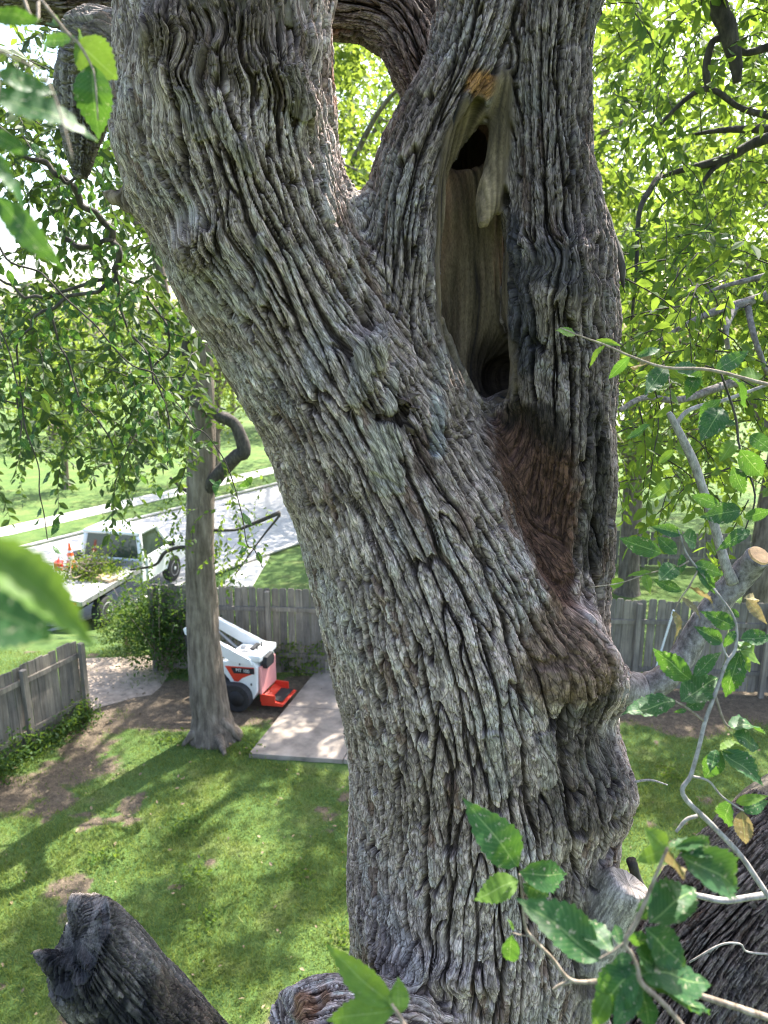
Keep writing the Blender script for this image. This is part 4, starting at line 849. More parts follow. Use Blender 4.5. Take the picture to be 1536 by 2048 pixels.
# ------------------------------------------------------------------ vegetation
def rand_rot(n, tilt=1.0, up=(0, 0, 1)):
    """random frames (d, side, normal) per leaf"""
    nr = rng.normal(size=(n, 3)) * tilt + np.array(up); nr /= np.linalg.norm(nr, axis=1)[:, None]
    d = rng.normal(size=(n, 3)); d -= nr * np.einsum('ij,ij->i', d, nr)[:, None]; d /= np.linalg.norm(d, axis=1)[:, None]
    return d, np.cross(nr, d), nr
def leaf_cloud(name, P, size, m, parent=None, d=None, shape='leaf', tilt=1.0, up=(0, 0, .6)):
    n = len(P); size = np.broadcast_to(np.asarray(size, float), (n,))[:, None]
    dd, ss, nn = rand_rot(n, tilt, up)
    if d is not None:
        dd = d + .35 * rng.normal(size=(n, 3)); dd /= np.linalg.norm(dd, axis=1)[:, None]; ss = np.cross(nn, dd); ss /= np.linalg.norm(ss, axis=1)[:, None] + 1e-9; nn = np.cross(dd, ss)
    if shape == 'leaf':       # folded leaf, six corners, two quads
        T = [(0, 0, 0), (.35, .26, .05), (.75, .17, .02), (1, 0, -.06), (.75, -.17, .02), (.35, -.26, .05)]; Fq = [(0, 1, 2, 3), (0, 3, 4, 5)]
    else: T = [(0, 0, 0), (.45, .3, .03), (1, 0, 0), (.45, -.3, .03)]; Fq = [(0, 1, 2, 3)]
    V = np.stack([P + size * (a * dd + b * ss + c * nn) for a, b, c in T], 1).reshape(-1, 3); k = len(T)
    F = (np.arange(n)[:, None, None] * k + np.array(Fq)[None]).reshape(-1, 4)
    o = link(name, mesh_np(name, V, F, False), m, parent); o['kind'] = 'stuff'; return o
def sprays(starts, dirs, length, nl, droop=.8):
    """leaves along drooping twigs: returns leaf positions, directions and twig polylines"""
    LP, LD, TW = [], [], []
    for p, d0 in zip(starts, dirs):
        L = length * random.uniform(.6, 1.3); k = max(4, int(nl * L / length)); d = np.array(d0, float); d /= np.linalg.norm(d); q = np.array(p, float); pts = [q.copy()]; side = np.cross(d, (0, 0, 1)); side /= np.linalg.norm(side) + 1e-9
        for i in range(k):
            d = d + np.array((0, 0, -droop * .16)) + rng.normal(0, .07, 3); d /= np.linalg.norm(d); q = q + d * L / k; pts.append(q.copy())
            s = side * (1 if i % 2 else -1); LP.append(q.copy()); LD.append(d * .6 + s * .7 + np.array((0, 0, -.35)))
        TW.append(pts)
    return np.array(LP), np.array(LD), TW
def twig_mesh(name, TW, m, parent, r0=.004):
    L = []
    for t in TW: t = t[::3] if len(t) > 6 else t; L.append([(*p, r0 * (1 - .7 * i / len(t))) for i, p in enumerate(t)])
    return tubes(name, L, m, parent, 3, 1)
# ---- foreground elm leaves, one object each
def leaf_mesh(curl, fold, wid, twist, seed):
    r = random.Random(seed); n = 23; V, UV, F = [], [], []
    for i in range(n):
        t = i / (n - 1); w = wid * (math.sin(math.pi * min(1, t * 1.02) ** .82) ** .85 if 0 < t < 1 else .0) * (1 - .18 * max(0, t - .6) / .4)
        tooth = 1.0 + (.06 if i % 2 else -.05); z = -curl * t * t + .03 * math.sin(t * 9 + seed)
        for s in (-1, 0, 1):
            ww = w * tooth * s; yy = t - (.022 if (i % 2 == 0 and s) else 0); tw = twist * t
            V.append((ww * math.cos(tw), yy, z + fold * abs(ww) + ww * math.sin(tw) + (.02 * math.sin(i * 1.7 + s) if s else 0))); UV.append((s, t))
    for i in range(n - 1):
        a = i * 3; F += [(a, a + 1, a + 4, a + 3), (a + 1, a + 2, a + 5, a + 4)]
    me = bpy.data.meshes.new('leaf'); me.from_pydata(V, [], F); uvl = me.uv_layers.new(name='UVMap')
    for l in me.loops: uvl.data[l.index].uv = UV[l.vertex_index]
    me.polygons.foreach_set('use_smooth', np.full(len(me.polygons), True)); me.update(); return me
LEAFV = {}
for kind in ('leaf', 'leaf_pale', 'leaf_dry'):
    LEAFV[kind] = []
    for q in range(6):
        me = leaf_mesh([.05, .18, .28, .12, .35, .2][q] * (1.6 if kind == 'leaf_dry' else 1), [.25, .45, .15, .6, .35, .1][q], [.225, .245, .21, .24, .20, .255][q], [.1, -.3, .2, 0, .4, -.2][q], q); me.materials.append(M[kind]); LEAFV[kind].append(me)
CAMP = np.array((0, 0, CAM_H))
def put_leaf(par, bx, by, tx, ty, D, kind='leaf', dz=0.0, wide=1.0, face=.75):
    a = PD(bx, by, D); b = PD(tx, ty, D + dz); d = b - a; L = np.linalg.norm(d); d /= L
    v = CAMP - (a + b) / 2; v /= np.linalg.norm(v); up = np.array((0, 0, 1.0)); n = face * v + (1 - face) * up + rng.normal(0, .22, 3); n -= d * n.dot(d); n /= np.linalg.norm(n); s = np.cross(d, n)
    o = link('leaf', random.choice(LEAFV[kind]), None, par); mt = Matrix((( s[0] * wide, d[0], n[0], a[0]), (s[1] * wide, d[1], n[1], a[1]), (s[2] * wide, d[2], n[2], a[2]), (0, 0, 0, 1))); o.matrix_basis = mt @ Matrix.Diagonal((L, L, L, 1)); return o
def px_twig(name, pts, D, m, seg=8, par=None, extra=None):
    """pts: (x,y,rpx[,D]) in the picture; extra: world points appended (x,y,z,r)"""
    nodes = []
    for q in pts: dd = q[3] if len(q) > 3 else D; nodes.append((*PD(q[0], q[1], dd), q[2] * dd / FPX))
    nodes += (extra or [])
    o = tube(name, nodes, m, None, seg, 5, .08, 1); return elm_part(o) if par is None else o
def px_sub(o, par): o.parent = par; return o
RJ = RLIMB.pts[-1]
# lower-right sprigs
t1 = px_twig('twig', [(1039, 1748, 2), (1043, 1779, 2.4), (1050, 1849, 3), (1060, 1870, 3.2), (1103, 1915, 3.6), (1146, 1962, 4.2), (1227, 1960, 5), (1289, 1971, 5.5), (1378, 1985, 6), (1536, 2035, 7), (1700, 2085, 8, 1.0)], .88, M['twig_brown'], extra=[(.95, 1.2, 6.0, .008), (RJ[0] + .3, RJ[1] - .1, RJ[2] + .4, .014)])
t1['label'] = 'thin brown leafy twig with scarred leaves'
for a in [(1035, 1733, 952, 1614, 'leaf', -.02, 1.25), (1043, 1746, 1165, 1759, 'leaf', .03, 1.0), (1035, 1760, 946, 1797, 'leaf_pale', -.01, 1.1), (1045, 1768, 1101, 1795, 'leaf', .03, .9), (1023, 1867, 1018, 1938, 'leaf', .02, .75), (1027, 1860, 1020, 1838, 'leaf_pale', 0, 1.0)]:
    put_leaf(t1, a[0], a[1], a[2], a[3], .88, a[4], a[5], a[6])
px_sub(px_twig('twig_spur', [(1060, 1872, 1.8), (1040, 1870, 1.6), (1026, 1866, 1.4)], .88, M['twig_brown'], 6, t1), t1); px_sub(px_twig('twig_spur', [(1146, 1962, 3.4), (1120, 1970, 3), (1105, 1980, 2)], .88, M['twig_brown'], 6, t1), t1)
t2 = px_twig('twig', [(1335, 1695, 3), (1297, 1787, 4), (1274, 1841, 4.5), (1250, 1884, 4), (1262, 1905, 3.5), (1275, 1935, 4), (1283, 1966, 5), (1330, 2010, 5), (1420, 2110, 5), (1560, 2200, 6)], .72, M['twig_brown'], extra=[(.75, .9, 5.9, .008), (RJ[0] + .2, RJ[1] - .1, RJ[2] + .2, .014)])
px_sub(px_twig('twig_spur', [(1250, 1884, 2.2), (1225, 1903, 2), (1198, 1918, 2)], .72, M['twig_brown'], 6, t2), t2)
for a in [(1198, 1918, 1039, 1789, 'leaf', .02, 1.0), (1225, 1900, 1120, 1802, 'leaf', .05, .95), (1243, 1890, 1223, 1834, 'leaf', .03, .9), (1332, 1696, 1292, 1656, 'leaf_pale', .0, 1.5), (1331, 1700, 1268, 1722, 'leaf_pale', .01, 1.0), (1340, 1696, 1421, 1669, 'leaf', .02, .95),
          (1350, 1696, 1444, 1696, 'leaf', .04, .55), (1348, 1706, 1328, 1768, 'leaf_dry', .04, 1.1), (1362, 1712, 1505, 1781, 'leaf', .04, .8), (1301, 1845, 1398, 1762, 'leaf', .04, 1.1), (1299, 1779, 1276, 1830, 'leaf', .03, 1.2), (1291, 1858, 1376, 1938, 'leaf', .02, 1.1),
          (1270, 1902, 1322, 1938, 'leaf', .01, 1.3), (1282, 1864, 1270, 1905, 'leaf', .02, 1.1), (1264, 1915, 1225, 1922, 'leaf', .0, 1.4), (1278, 1944, 1437, 1950, 'leaf', .02, 1.05), (1272, 1934, 1177, 2034, 'leaf', .0, 1.15), (1278, 1966, 1225, 2060, 'leaf', -.02, 1.0), (1290, 1972, 1425, 2022, 'leaf', .03, 1.1), (1268, 1938, 1208, 1945, 'leaf', .01, 1.2), (1285, 1975, 1300, 2065, 'leaf', .01, 1.0), (1218, 1990, 1180, 2060, 'leaf_pale', .0, 1.0)]:
    put_leaf(t2, a[0], a[1], a[2], a[3], .74, a[4], a[5], a[6])
# long pale twig on the right
t3 = px_twig('twig', [(1355, 1056, 1.3), (1361, 1072, 1.5), (1375, 1110, 1.7), (1414, 1160, 2.0), (1459, 1219, 2.3), (1473, 1255, 2.6), (1470, 1300, 3.3), (1452, 1328, 3.6), (1431, 1385, 4.0), (1410, 1444, 4.3), (1398, 1494, 4.3), (1382, 1550, 4.6), (1366, 1589, 5.0), (1425, 1651, 5.3), (1483, 1713, 5.3), (1536, 1791, 5.6), (1640, 1930, 5.9, 1.2)], 1.15, M['twig_grey'], extra=[(1.3, 1.75, 5.45, .011), (RJ[0] + .1, RJ[1], RJ[2] - .1, .016)])
t3['label'] = 'long pale grey twig carrying serrated leaves'
def spur(par, pts, D=1.15, m='twig_brown'): return px_sub(px_twig('twig_spur', pts, D, M[m], 6, par), par)
spur(t3, [(1408, 1442, 2.8), (1375, 1416, 2.4), (1350, 1402, 1.6)]); spur(t3, [(1430, 1388, 2.6), (1447, 1440, 2.4), (1460, 1455, 1.8)]); spur(t3, [(1382, 1552, 2.8), (1417, 1562, 2.4), (1444, 1593, 2.2), (1487, 1622, 1.8)], 1.15, 'twig_grey'); spur(t3, [(1397, 1138, 2), (1380, 1170, 1.8), (1362, 1196, 1.4), (1350, 1220, 1.2)])
spur(t3, [(1378, 1122, 1.8), (1350, 1136, 1.6), (1300, 1146, 1.3), (1240, 1166, 1.0), (1175, 1175, .8)]); spur(t3, [(1459, 1321, 2), (1448, 1300, 1.6), (1443, 1285, 1.2)], 1.15, 'twig_grey'); spur(t3, [(1483, 1713, 6), (1444, 1801, 6), (1378, 1787, 5)][1:] + [(1340, 1780, 3)], 1.2, 'twig_grey')
spur(t3, [(1536, 1789, 7), (1490, 1796, 6.5), (1444, 1801, 6.5), (1378, 1787, 5.5)], 1.18, 'twig_grey'); spur(t3, [(1395, 1632, 4), (1372, 1640, 4), (1352, 1664, 3)], 1.2, 'twig_grey')
for a in [(1322, 1106, 1235, 1077, 'leaf', 1.05), (1353, 1108, 1314, 1072, 'leaf', 1.2), (1363, 1068, 1303, 1052, 'leaf', .9), (1364, 1072, 1402, 1088, 'leaf', 1.4), (1352, 1130, 1322, 1156, 'leaf', 1.2), (1361, 1108, 1363, 1152, 'leaf', .95), (1388, 1128, 1453, 1150, 'leaf', .9), (1397, 1138, 1433, 1190, 'leaf', .8),
          (1362, 1182, 1300, 1156, 'leaf', .9), (1376, 1178, 1432, 1192, 'leaf_dry', .7), (1363, 1196, 1414, 1228, 'leaf_dry', .7), (1346, 1222, 1376, 1289, 'leaf_dry', .8), (1467, 1252, 1419, 1228, 'leaf', 1.1), (1443, 1285, 1393, 1254, 'leaf', 1.0), (1471, 1262, 1446, 1296, 'leaf', 1.1), (1480, 1298, 1545, 1313, 'leaf_pale', 1.1), (1482, 1278, 1548, 1272, 'leaf', 1.1),
          (1381, 1358, 1304, 1297, 'leaf', 1.25), (1390, 1352, 1437, 1297, 'leaf', 1.1), (1363, 1404, 1441, 1345, 'leaf', 1.15), (1374, 1415, 1420, 1391, 'leaf', 1.1), (1349, 1403, 1243, 1426, 'leaf', .95), (1373, 1420, 1350, 1424, 'leaf', 1.0), (1458, 1453, 1545, 1437, 'leaf', 1.0), (1480, 1304, 1449, 1400, 'leaf', .9), (1484, 1310, 1500, 1345, 'leaf_pale', 1.2),
          (1444, 1504, 1534, 1566, 'leaf', 1.1), (1440, 1504, 1408, 1564, 'leaf', 1.1), (1472, 1605, 1532, 1592, 'leaf_pale', .9), (1460, 1605, 1436, 1665, 'leaf', 1.1), (1484, 1622, 1491, 1698, 'leaf_dry', 1.0), (1487, 1622, 1545, 1600, 'leaf', .8), (1470, 1470, 1530, 1492, 'leaf', 1.1), (1432, 1500, 1420, 1545, 'leaf', 1.0), (1478, 1235, 1460, 1215, 'leaf', 1.0),
          (1302, 1146, 1250, 1150, 'leaf_pale', .6), (1290, 1150, 1300, 1185, 'leaf_pale', .9), (1250, 1163, 1215, 1172, 'leaf_pale', .9), (1475, 1300, 1500, 1275, 'leaf', 1.0), (1495, 1200, 1530, 1245, 'leaf_dry', .8), (1490, 1196, 1540, 1190, 'leaf_dry', .6), (1440, 1500, 1500, 1480, 'leaf_pale', 1.0)]:
    put_leaf(t3, a[0], a[1], a[2], a[3], 1.15, a[4], random.uniform(-.03, .04), a[5])
t3b = px_twig('twig', [(1120, 655, 1.2), (1160, 672, 1.6), (1210, 690, 2), (1260, 712, 2.4), (1330, 735, 2.8), (1420, 740, 3.4), (1540, 770, 4), (1700, 800, 6)], 1.2, M['twig_brown'], extra=[(1.2, 1.8, 6.6, .01), (1.75, 2.6, 6.6, .02)])
for a in [(1150, 668, 1112, 660, 'leaf_pale', 1.0), (1190, 682, 1245, 690, 'leaf_pale', .5), (1210, 690, 1170, 730, 'leaf_pale', .5), (1260, 712, 1215, 760, 'leaf', .6), (1275, 712, 1335, 690, 'leaf', .6), (1330, 735, 1290, 790, 'leaf', .9), (1345, 738, 1420, 765, 'leaf', .9), (1400, 742, 1370, 800, 'leaf', 1.0), (1430, 742, 1500, 700, 'leaf', .9), (1450, 745, 1520, 800, 'leaf', .8), (1480, 750, 1536, 745, 'leaf_pale', .8), (1300, 725, 1262, 730, 'leaf_dry', 1.2),
          (1440, 800, 1380, 850, 'leaf', 1.0), (1445, 815, 1405, 875, 'leaf', 1.1), (1470, 850, 1420, 840, 'leaf', .9), (1480, 900, 1530, 960, 'leaf', 1.0), (1500, 870, 1545, 900, 'leaf', 1.0), (1465, 935, 1490, 990, 'leaf', 1.0), (1480, 1020, 1400, 1035, 'leaf', 1.0), (1490, 1035, 1545, 1020, 'leaf', 1.1), (1500, 1060, 1440, 1090, 'leaf', .9), (1470, 880, 1440, 920, 'leaf_pale', 1.0), (1440, 1010, 1380, 990, 'leaf', 1.0), (1340, 960, 1300, 1000, 'leaf_pale', .8), (1350, 900, 1310, 930, 'leaf_pale', .7), (1300, 850, 1250, 880, 'leaf', .7)]:
    put_leaf(t3b, a[0], a[1], a[2], a[3], 1.25, a[4], random.uniform(-.04, .06), a[5])
px_sub(px_twig('twig_spur', [(1440, 742, 2.2), (1470, 830, 2.5), (1480, 900, 2.5), (1510, 990, 2), (1490, 1060, 1.4)], 1.3, M['bark_dark'], 6, t3b), t3b)
# top-left sprigs hanging from above
TL0 = BACK.pts[-2]
t4 = px_twig('twig', [(196, 240, 1), (190, 160, 1.6), (182, 130, 2), (158, 88, 3), (133, 64, 3.2), (82, 0, 3.6), (20, -80, 4)], .78, M['twig_brown'], extra=[(-.75, 1.4, 8.0, .008), (TL0[0], TL0[1], TL0[2], .012)])
for a in [(151, 76, 58, 80, 'leaf', .5), (152, 84, 238, 156, 'leaf_pale', 1.7), (183, 130, 192, 275, 'leaf', 1.4), (160, 90, 172, 62, 'leaf_pale', 1.0), (120, 52, 96, 40, 'leaf', .8)]: put_leaf(t4, a[0], a[1], a[2], a[3], .78, a[4], .02, a[5])
t5 = px_twig('twig', [(145, 320, 1), (118, 220, 2), (82, 146, 2.6), (0, 103, 3.4), (-110, 40, 4)], .55, M['twig_brown'], extra=[(-.75, 1.0, 7.8, .0035), (TL0[0], TL0[1], TL0[2], .006)])
for a in [(-30, 185, 195, 236, 'leaf', .85), (-10, 150, 118, 186, 'leaf', .7), (-30, 20, 88, 44, 'leaf', .65), (-20, 265, 62, 308, 'leaf', .8), (-10, 338, 88, 442, 'leaf', 1.0), (-5, 395, 108, 532, 'leaf', .8), (-20, 300, 40, 370, 'leaf', .9)]: put_leaf(t5, a[0], a[1], a[2], a[3], .55, a[4], random.uniform(0, .05), a[5])
t6 = px_twig('twig', [(-5, 1180, 4), (-60, 1150, 5), (-200, 1000, 6)], .33, M['twig_brown'], extra=[(-.6, .6, 7.2, .003), (-.9, 1.3, 7.9, .005), (TL0[0], TL0[1], TL0[2], .007)])
put_leaf(t6, -80, 1190, 118, 1272, .34, 'leaf', .02, 1.5, .95); put_leaf(t6, -60, 1075, 200, 1285, .31, 'leaf_pale', .0, .62, .35)
t7 = px_twig('twig', [(782, 2008, 4), (792, 2022, 4.5), (806, 2045, 5), (840, 2110, 6)], .72, M['twig_brown'], extra=[(.06, .9, 5.7, .003), (STUB.pts[6][0], STUB.pts[6][1] - .1, STUB.pts[6][2], .008)])
for a in [(784, 2010, 648, 1901, 'leaf_pale', .9), (797, 2028, 797, 1953, 'leaf_pale', 1.5), (788, 2022, 638, 2036, 'leaf_pale', .9)]: put_leaf(t7, a[0], a[1], a[2], a[3], .72, a[4], .01, a[5])
# sawn branch from the knob with its upright sucker
kb, _ = hit(1228, 1385)
nd = [(kb[0] - .05, kb[1] + .06, kb[2] + .0, .055)]
for x, y, Y, r in [(1270, 1378, 1.98, 33), (1320, 1362, 1.98, 27), (1362, 1318, 1.98, 25), (1402, 1250, 1.98, 25), (1450, 1188, 1.97, 26), (1488, 1146, 1.96, 26), (1518, 1112, 1.92, 24)]: p = PY(x, y, Y); nd.append((*p, pxr(p, r)))
sb = elm_part(tube('sawn_branch', nd, M['branch_grey'], None, 22, 8, .12, 4)); sb['label'] = 'sawn-off speckled grey branch growing from the brown knob'
p1_ = np.array(nd[-1][:3]); p0_ = np.array(nd[-2][:3]); ax_ = (p1_ - p0_) / np.linalg.norm(p1_ - p0_)
V, F = tube_vf([p1_ - ax_ * .002, p1_ + ax_ * .006], [nd[-1][3] * .93, nd[-1][3] * .88], 20, .06, 9); o = link('cut_face', mesh_mixed('cut_face', V, F, False), M['cut_wood'], sb); o['label'] = 'fresh orange cut face'
def sk(pts, Y): return [(*PY(x, y, Y), pxr(PY(x, y, Y), r)) for x, y, r in pts]
link_ = tube('sucker', sk([(1466, 1165, 12), (1450, 1125, 10), (1420, 1020, 9), (1385, 920, 8.5), (1345, 838, 7), (1336, 826, 4)], 1.94), M['twig_grey'], None, 10, 6, .12); link_.parent = sb
link_ = tube('sucker_twig', sk([(1352, 850, 5), (1370, 826, 5), (1400, 812, 4.5), (1450, 800, 4), (1560, 760, 3)], 1.95), M['twig_grey'], None, 8, 5, .1); link_.parent = sb
# small dead twigs on the lower trunk
for pts in ([(1262, 1720, 10), (1280, 1770, 9), (1320, 1830, 7)], [(1262, 1565, 2.5), (1300, 1560, 2.5), (1335, 1570, 1.5)], [(1378, 1925, 2), (1440, 1890, 2.2), (1480, 1888, 2.2), (1500, 1905, 2.2), (1600, 1910, 2.4)], [(905, 1985, 2.5), (960, 2010, 2.5), (1010, 2048, 2.5)]):
    elm_part(tube('dead_twig', sk(pts, 1.9), M['twig_grey'] if pts[0][2] < 5 else M['bark_dark'], None, 8, 5, .1))
pf = PY(1238, 500, 2.1); o = tube('bark_slab', [(*PY(1208, 410, 2.12), .008), (*PY(1222, 470, 2.10), .014), (*PY(1240, 530, 2.09), .012), (*PY(1247, 574, 2.08), .003)], M['bark_dark'], None, 8, 5, .4, 2); elm_part(o); o['label'] = 'dark bark slab peeling off the right-hand edge'
print('near leaves', round(time.time() - T0, 1))
# ---- dark arching branches and foliage on the right (elm)
def pxb(pts, name='branch', m='bark_dark', seg=8, ext=None):
    nodes = [(*PY(x, y, Y), r * cdepth(PY(x, y, Y)) / FPX) for x, y, r, Y in pts] + (ext or []); return elm_part(tube(name, nodes, M[m], None, seg, 6, .15, 2))
RT = (1.9, 3.6, 9.2, .10)
pxb([(1475, 165, 8, 4.4), (1470, 120, 14, 4.4), (1455, 60, 18, 4.4), (1430, 0, 20, 4.4), (1400, -80, 22, 4.4)], ext=[(1.7, 3.8, 8.6, .07), RT])
pxb([(1418, 180, 6, 4.5), (1412, 140, 8, 4.5), (1425, 85, 7, 4.5), (1450, 75, 7, 4.5)]); pxb([(1300, 270, 2, 4.6), (1370, 200, 5, 4.6), (1420, 178, 6, 4.5), (1480, 215, 6, 4.5), (1536, 230, 8, 4.5), (1680, 250, 14, 4.6)], ext=[(2.9, 4.2, 8.6, .05), RT])
pxb([(1320, 355, 3, 4.8), (1365, 340, 6, 4.8), (1450, 318, 9, 4.8), (1500, 290, 10, 4.8), (1560, 270, 12, 4.8), (1700, 250, 16, 4.8)], ext=[(3.2, 4.4, 8.7, .06), RT]); pxb([(1395, 385, 3, 4.8), (1420, 345, 5, 4.8), (1455, 316, 6, 4.8)])
pxb([(1390, 268, 3, 5), (1450, 260, 6, 5), (1530, 258, 9, 5), (1660, 255, 14, 5)], ext=[(3.2, 4.4, 8.7, .06)]); pxb([(1475, 100, 6, 4.6), (1500, 105, 7, 4.6), (1560, 85, 9, 4.6), (1700, 30, 14, 4.6)], ext=[RT]); pxb([(1262, 640, 2, 4.2), (1272, 560, 4, 4.3), (1278, 430, 5, 4.4), (1300, 380, 6, 4.5), (1320, 350, 6, 4.8)])
pxb([(1290, 700, 3, 3.4), (1370, 650, 5, 3.4), (1440, 620, 8, 3.4), (1536, 590, 11, 3.4), (1700, 520, 14, 3.4)], m='branch_grey', ext=[(2.5, 3.6, 8.0, .04), RT]); pxb([(1380, 600, 2, 3.6), (1440, 575, 4, 3.6), (1536, 550, 6, 3.6), (1700, 500, 9, 3.6)], m='branch_grey', ext=[(2.5, 3.6, 8.0, .04)]); pxb([(1460, 720, 4, 3.3), (1452, 660, 6, 3.3), (1470, 615, 8, 3.4)], m='branch_grey'); pxb([(1536, 750, 5, 3.3), (1510, 680, 6, 3.3), (1495, 610, 7, 3.4)], m='branch_grey')
pxb([(1240, 820, 5, 3.2), (1290, 795, 6, 3.3), (1360, 800, 7, 3.4), (1450, 770, 9, 3.6), (1560, 740, 12, 3.8), (1700, 690, 15, 4)], m='branch_grey', ext=[(2.8, 3.9, 8.0, .05), RT])
def in_px(n, x0, x1, y0, y1, Y0, Y1):
    x = rng.uniform(x0, x1, n); y = rng.uniform(y0, y1, n); Y = rng.uniform(Y0, Y1, n); return np.array([PY(a, b, c) for a, b, c in zip(x, y, Y)])
def foliage(name, st, length, nl, m, droop, size, parent_fn, bias=(0, 0, -.2), tw='bark_dark', lab=None):
    dr = rng.normal(size=(len(st), 3)) * np.array((1, 1, .5)) + np.array(bias); LP, LD, TW = sprays(st, dr, length, nl, droop)
    o = parent_fn(leaf_cloud(name, LP, rng.uniform(.6, 1.2, len(LP)) * size, M[m], None, LD)); t = parent_fn(twig_mesh('twigs', TW, M[tw], None)); t['kind'] = 'stuff'
    if lab: o['label'] = lab
    return o
foliage('foliage', in_px(200, 1190, 1620, -150, 800, 4.0, 7.5), .5, 18, 'fol_mid', .25, .085, elm_part); foliage('foliage', in_px(130, 1190, 1620, -150, 860, 3.6, 7.0), .5, 18, 'fol_dark', .35, .085, elm_part); foliage('foliage', in_px(130, 1230, 1600, 500, 1000, 3.0, 4.5), .45, 14, 'fol_mid', .6, .07, elm_part)  # second batch takes the darker leaf colour as painted shade
# drooping sprays on the left, with leaves that can be told apart
def lvec(p): return Vector(p)
LDT = BACK.pts[-1]
for bi_, (path, side_leaves) in enumerate([
    ([(-60, 200, 5, 3.8), (50, 300, 6, 3.9), (110, 345, 7, 4.0), (165, 400, 8, 4.1), (222, 460, 8, 4.2), (234, 520, 7, 4.2), (228, 565, 5, 4.2)], 44), ([(225, 560, 5, 4.2), (190, 585, 5, 4.2), (110, 610, 4, 4.2), (50, 660, 3, 4.2), (35, 760, 2, 4.2), (40, 880, 1.6, 4.2)], 46),
    ([(225, 480, 5, 4.2), (180, 500, 6, 4.2), (130, 478, 7, 4.2)], 6), ([(100, 340, 4, 4.0), (150, 360, 4, 4.0), (180, 300, 5, 4.1), (200, 275, 5, 4.2)], 22), ([(225, 560, 5, 4.2), (160, 570, 4, 4.3), (70, 600, 4, 4.3), (10, 560, 3, 4.3), (-60, 500, 4, 4.3)], 30),
    ([(0, 490, 2.5, 3.2), (90, 560, 2.5, 3.2), (200, 660, 2.2, 3.2), (300, 745, 2, 3.2), (370, 830, 1.6, 3.2), (440, 900, 1.5, 3.2), (490, 1040, 1.4, 3.2), (525, 1135, 1.2, 3.2)], 22), ([(230, 540, 4, 4.4), (250, 640, 3, 4.4), (300, 720, 2.5, 4.4), (330, 820, 2, 4.4), (335, 930, 1.5, 4.4)], 60),
    ([(100, 620, 3, 4.6), (130, 720, 2.5, 4.6), (170, 800, 2, 4.6), (230, 900, 1.6, 4.6)], 44), ([(250, 560, 4, 4.8), (300, 600, 3, 4.8), (340, 680, 3, 4.8), (300, 760, 2, 4.8), (260, 830, 1.4, 4.8)], 52), ([(20, 700, 2, 3.9), (45, 830, 2, 3.9), (75, 940, 1.5, 3.9), (95, 1080, 1.2, 3.9)], 30)]):
    ext = [tuple(LDT) + (.02,)] if bi_ in (0,) else None
    if bi_ == 0: nodes = [(*LDT, .022)] + [(*PY(x, y, Y), pxr(PY(x, y, Y), r)) for x, y, r, Y in path]
    elif bi_ in (5, 9): q = PY(path[0][0] - 160, path[0][1] - 260, path[0][3]); nodes = [(*(LIMBS[BACK.id].pts[-1] + np.array((-.6, .2, .1))), .02), (*q, .008)] + [(*PY(x, y, Y), pxr(PY(x, y, Y), r)) for x, y, r, Y in path]
    elif bi_ == 4: nodes = [(*PY(x, y, Y), pxr(PY(x, y, Y), r)) for x, y, r, Y in path]
    else: nodes = [(*PY(x, y, Y), pxr(PY(x, y, Y), r)) for x, y, r, Y in path]
    dn = catmull(np.array(nodes), 3); dn[1:-1, :3] += rng.normal(0, .013, (len(dn) - 2, 3)); dn[:, 3] *= .82; nodes = [tuple(q) for q in dn]
    br = elm_part(tube('drooping_branch', nodes, M['bark_dark'], None, 8, 3, .35, bi_))
    A = catmull(np.array([n_[:3] for n_ in nodes]), 8); A = A[len(A) // 4:] if bi_ in (0, 5, 9) else A
    for k_ in range(side_leaves):
        c = A[random.randrange(len(A))]; off = rng.normal(0, .11, 3); off[2] = -abs(off[2]) * 1.1; p = c + off * (1.0 if k_ % 3 else .35); L_ = random.uniform(.05, .085)
        o = link('leaf', random.choice(LEAFV['leaf']), None, br); d = np.array((rng.normal(0, .6), rng.normal(0, .6), -.7)); d /= np.linalg.norm(d); nn = rng.normal(size=3) + np.array((0, -.5, .3)); nn -= d * nn.dot(d); nn /= np.linalg.norm(nn); s_ = np.cross(d, nn)
        o.matrix_basis = Matrix(((s_[0], d[0], nn[0], p[0]), (s_[1], d[1], nn[1], p[1]), (s_[2], d[2], nn[2], p[2]), (0, 0, 0, 1))) @ Matrix.Diagonal((L_, L_, L_, 1))
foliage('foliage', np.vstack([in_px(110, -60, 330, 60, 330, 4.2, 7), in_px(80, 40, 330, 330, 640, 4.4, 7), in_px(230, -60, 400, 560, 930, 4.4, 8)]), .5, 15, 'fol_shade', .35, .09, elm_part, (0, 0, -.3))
# the elm's own crown overhead
cr_ = np.vstack([rng.normal(c, s, (k, 3)) for c, s, k in [((-2.4, 3.0, 11.2), (1.3, 1.3, .9), 120), ((1.0, 4.4, 11.6), (1.5, 1.4, .9), 130), ((3.2, 4.6, 10.2), (1.2, 1.4, .8), 120), ((-3.2, 5.2, 9.9), (1.0, 1.4, .7), 90), ((4.6, 6.5, 9.6), (1.2, 1.4, .9), 110), ((.5, 7.5, 10.8), (1.6, 1.2, .7), 100)]])
foliage('crown', cr_, .8, 16, 'fol_mid', .6, .11, elm_part)
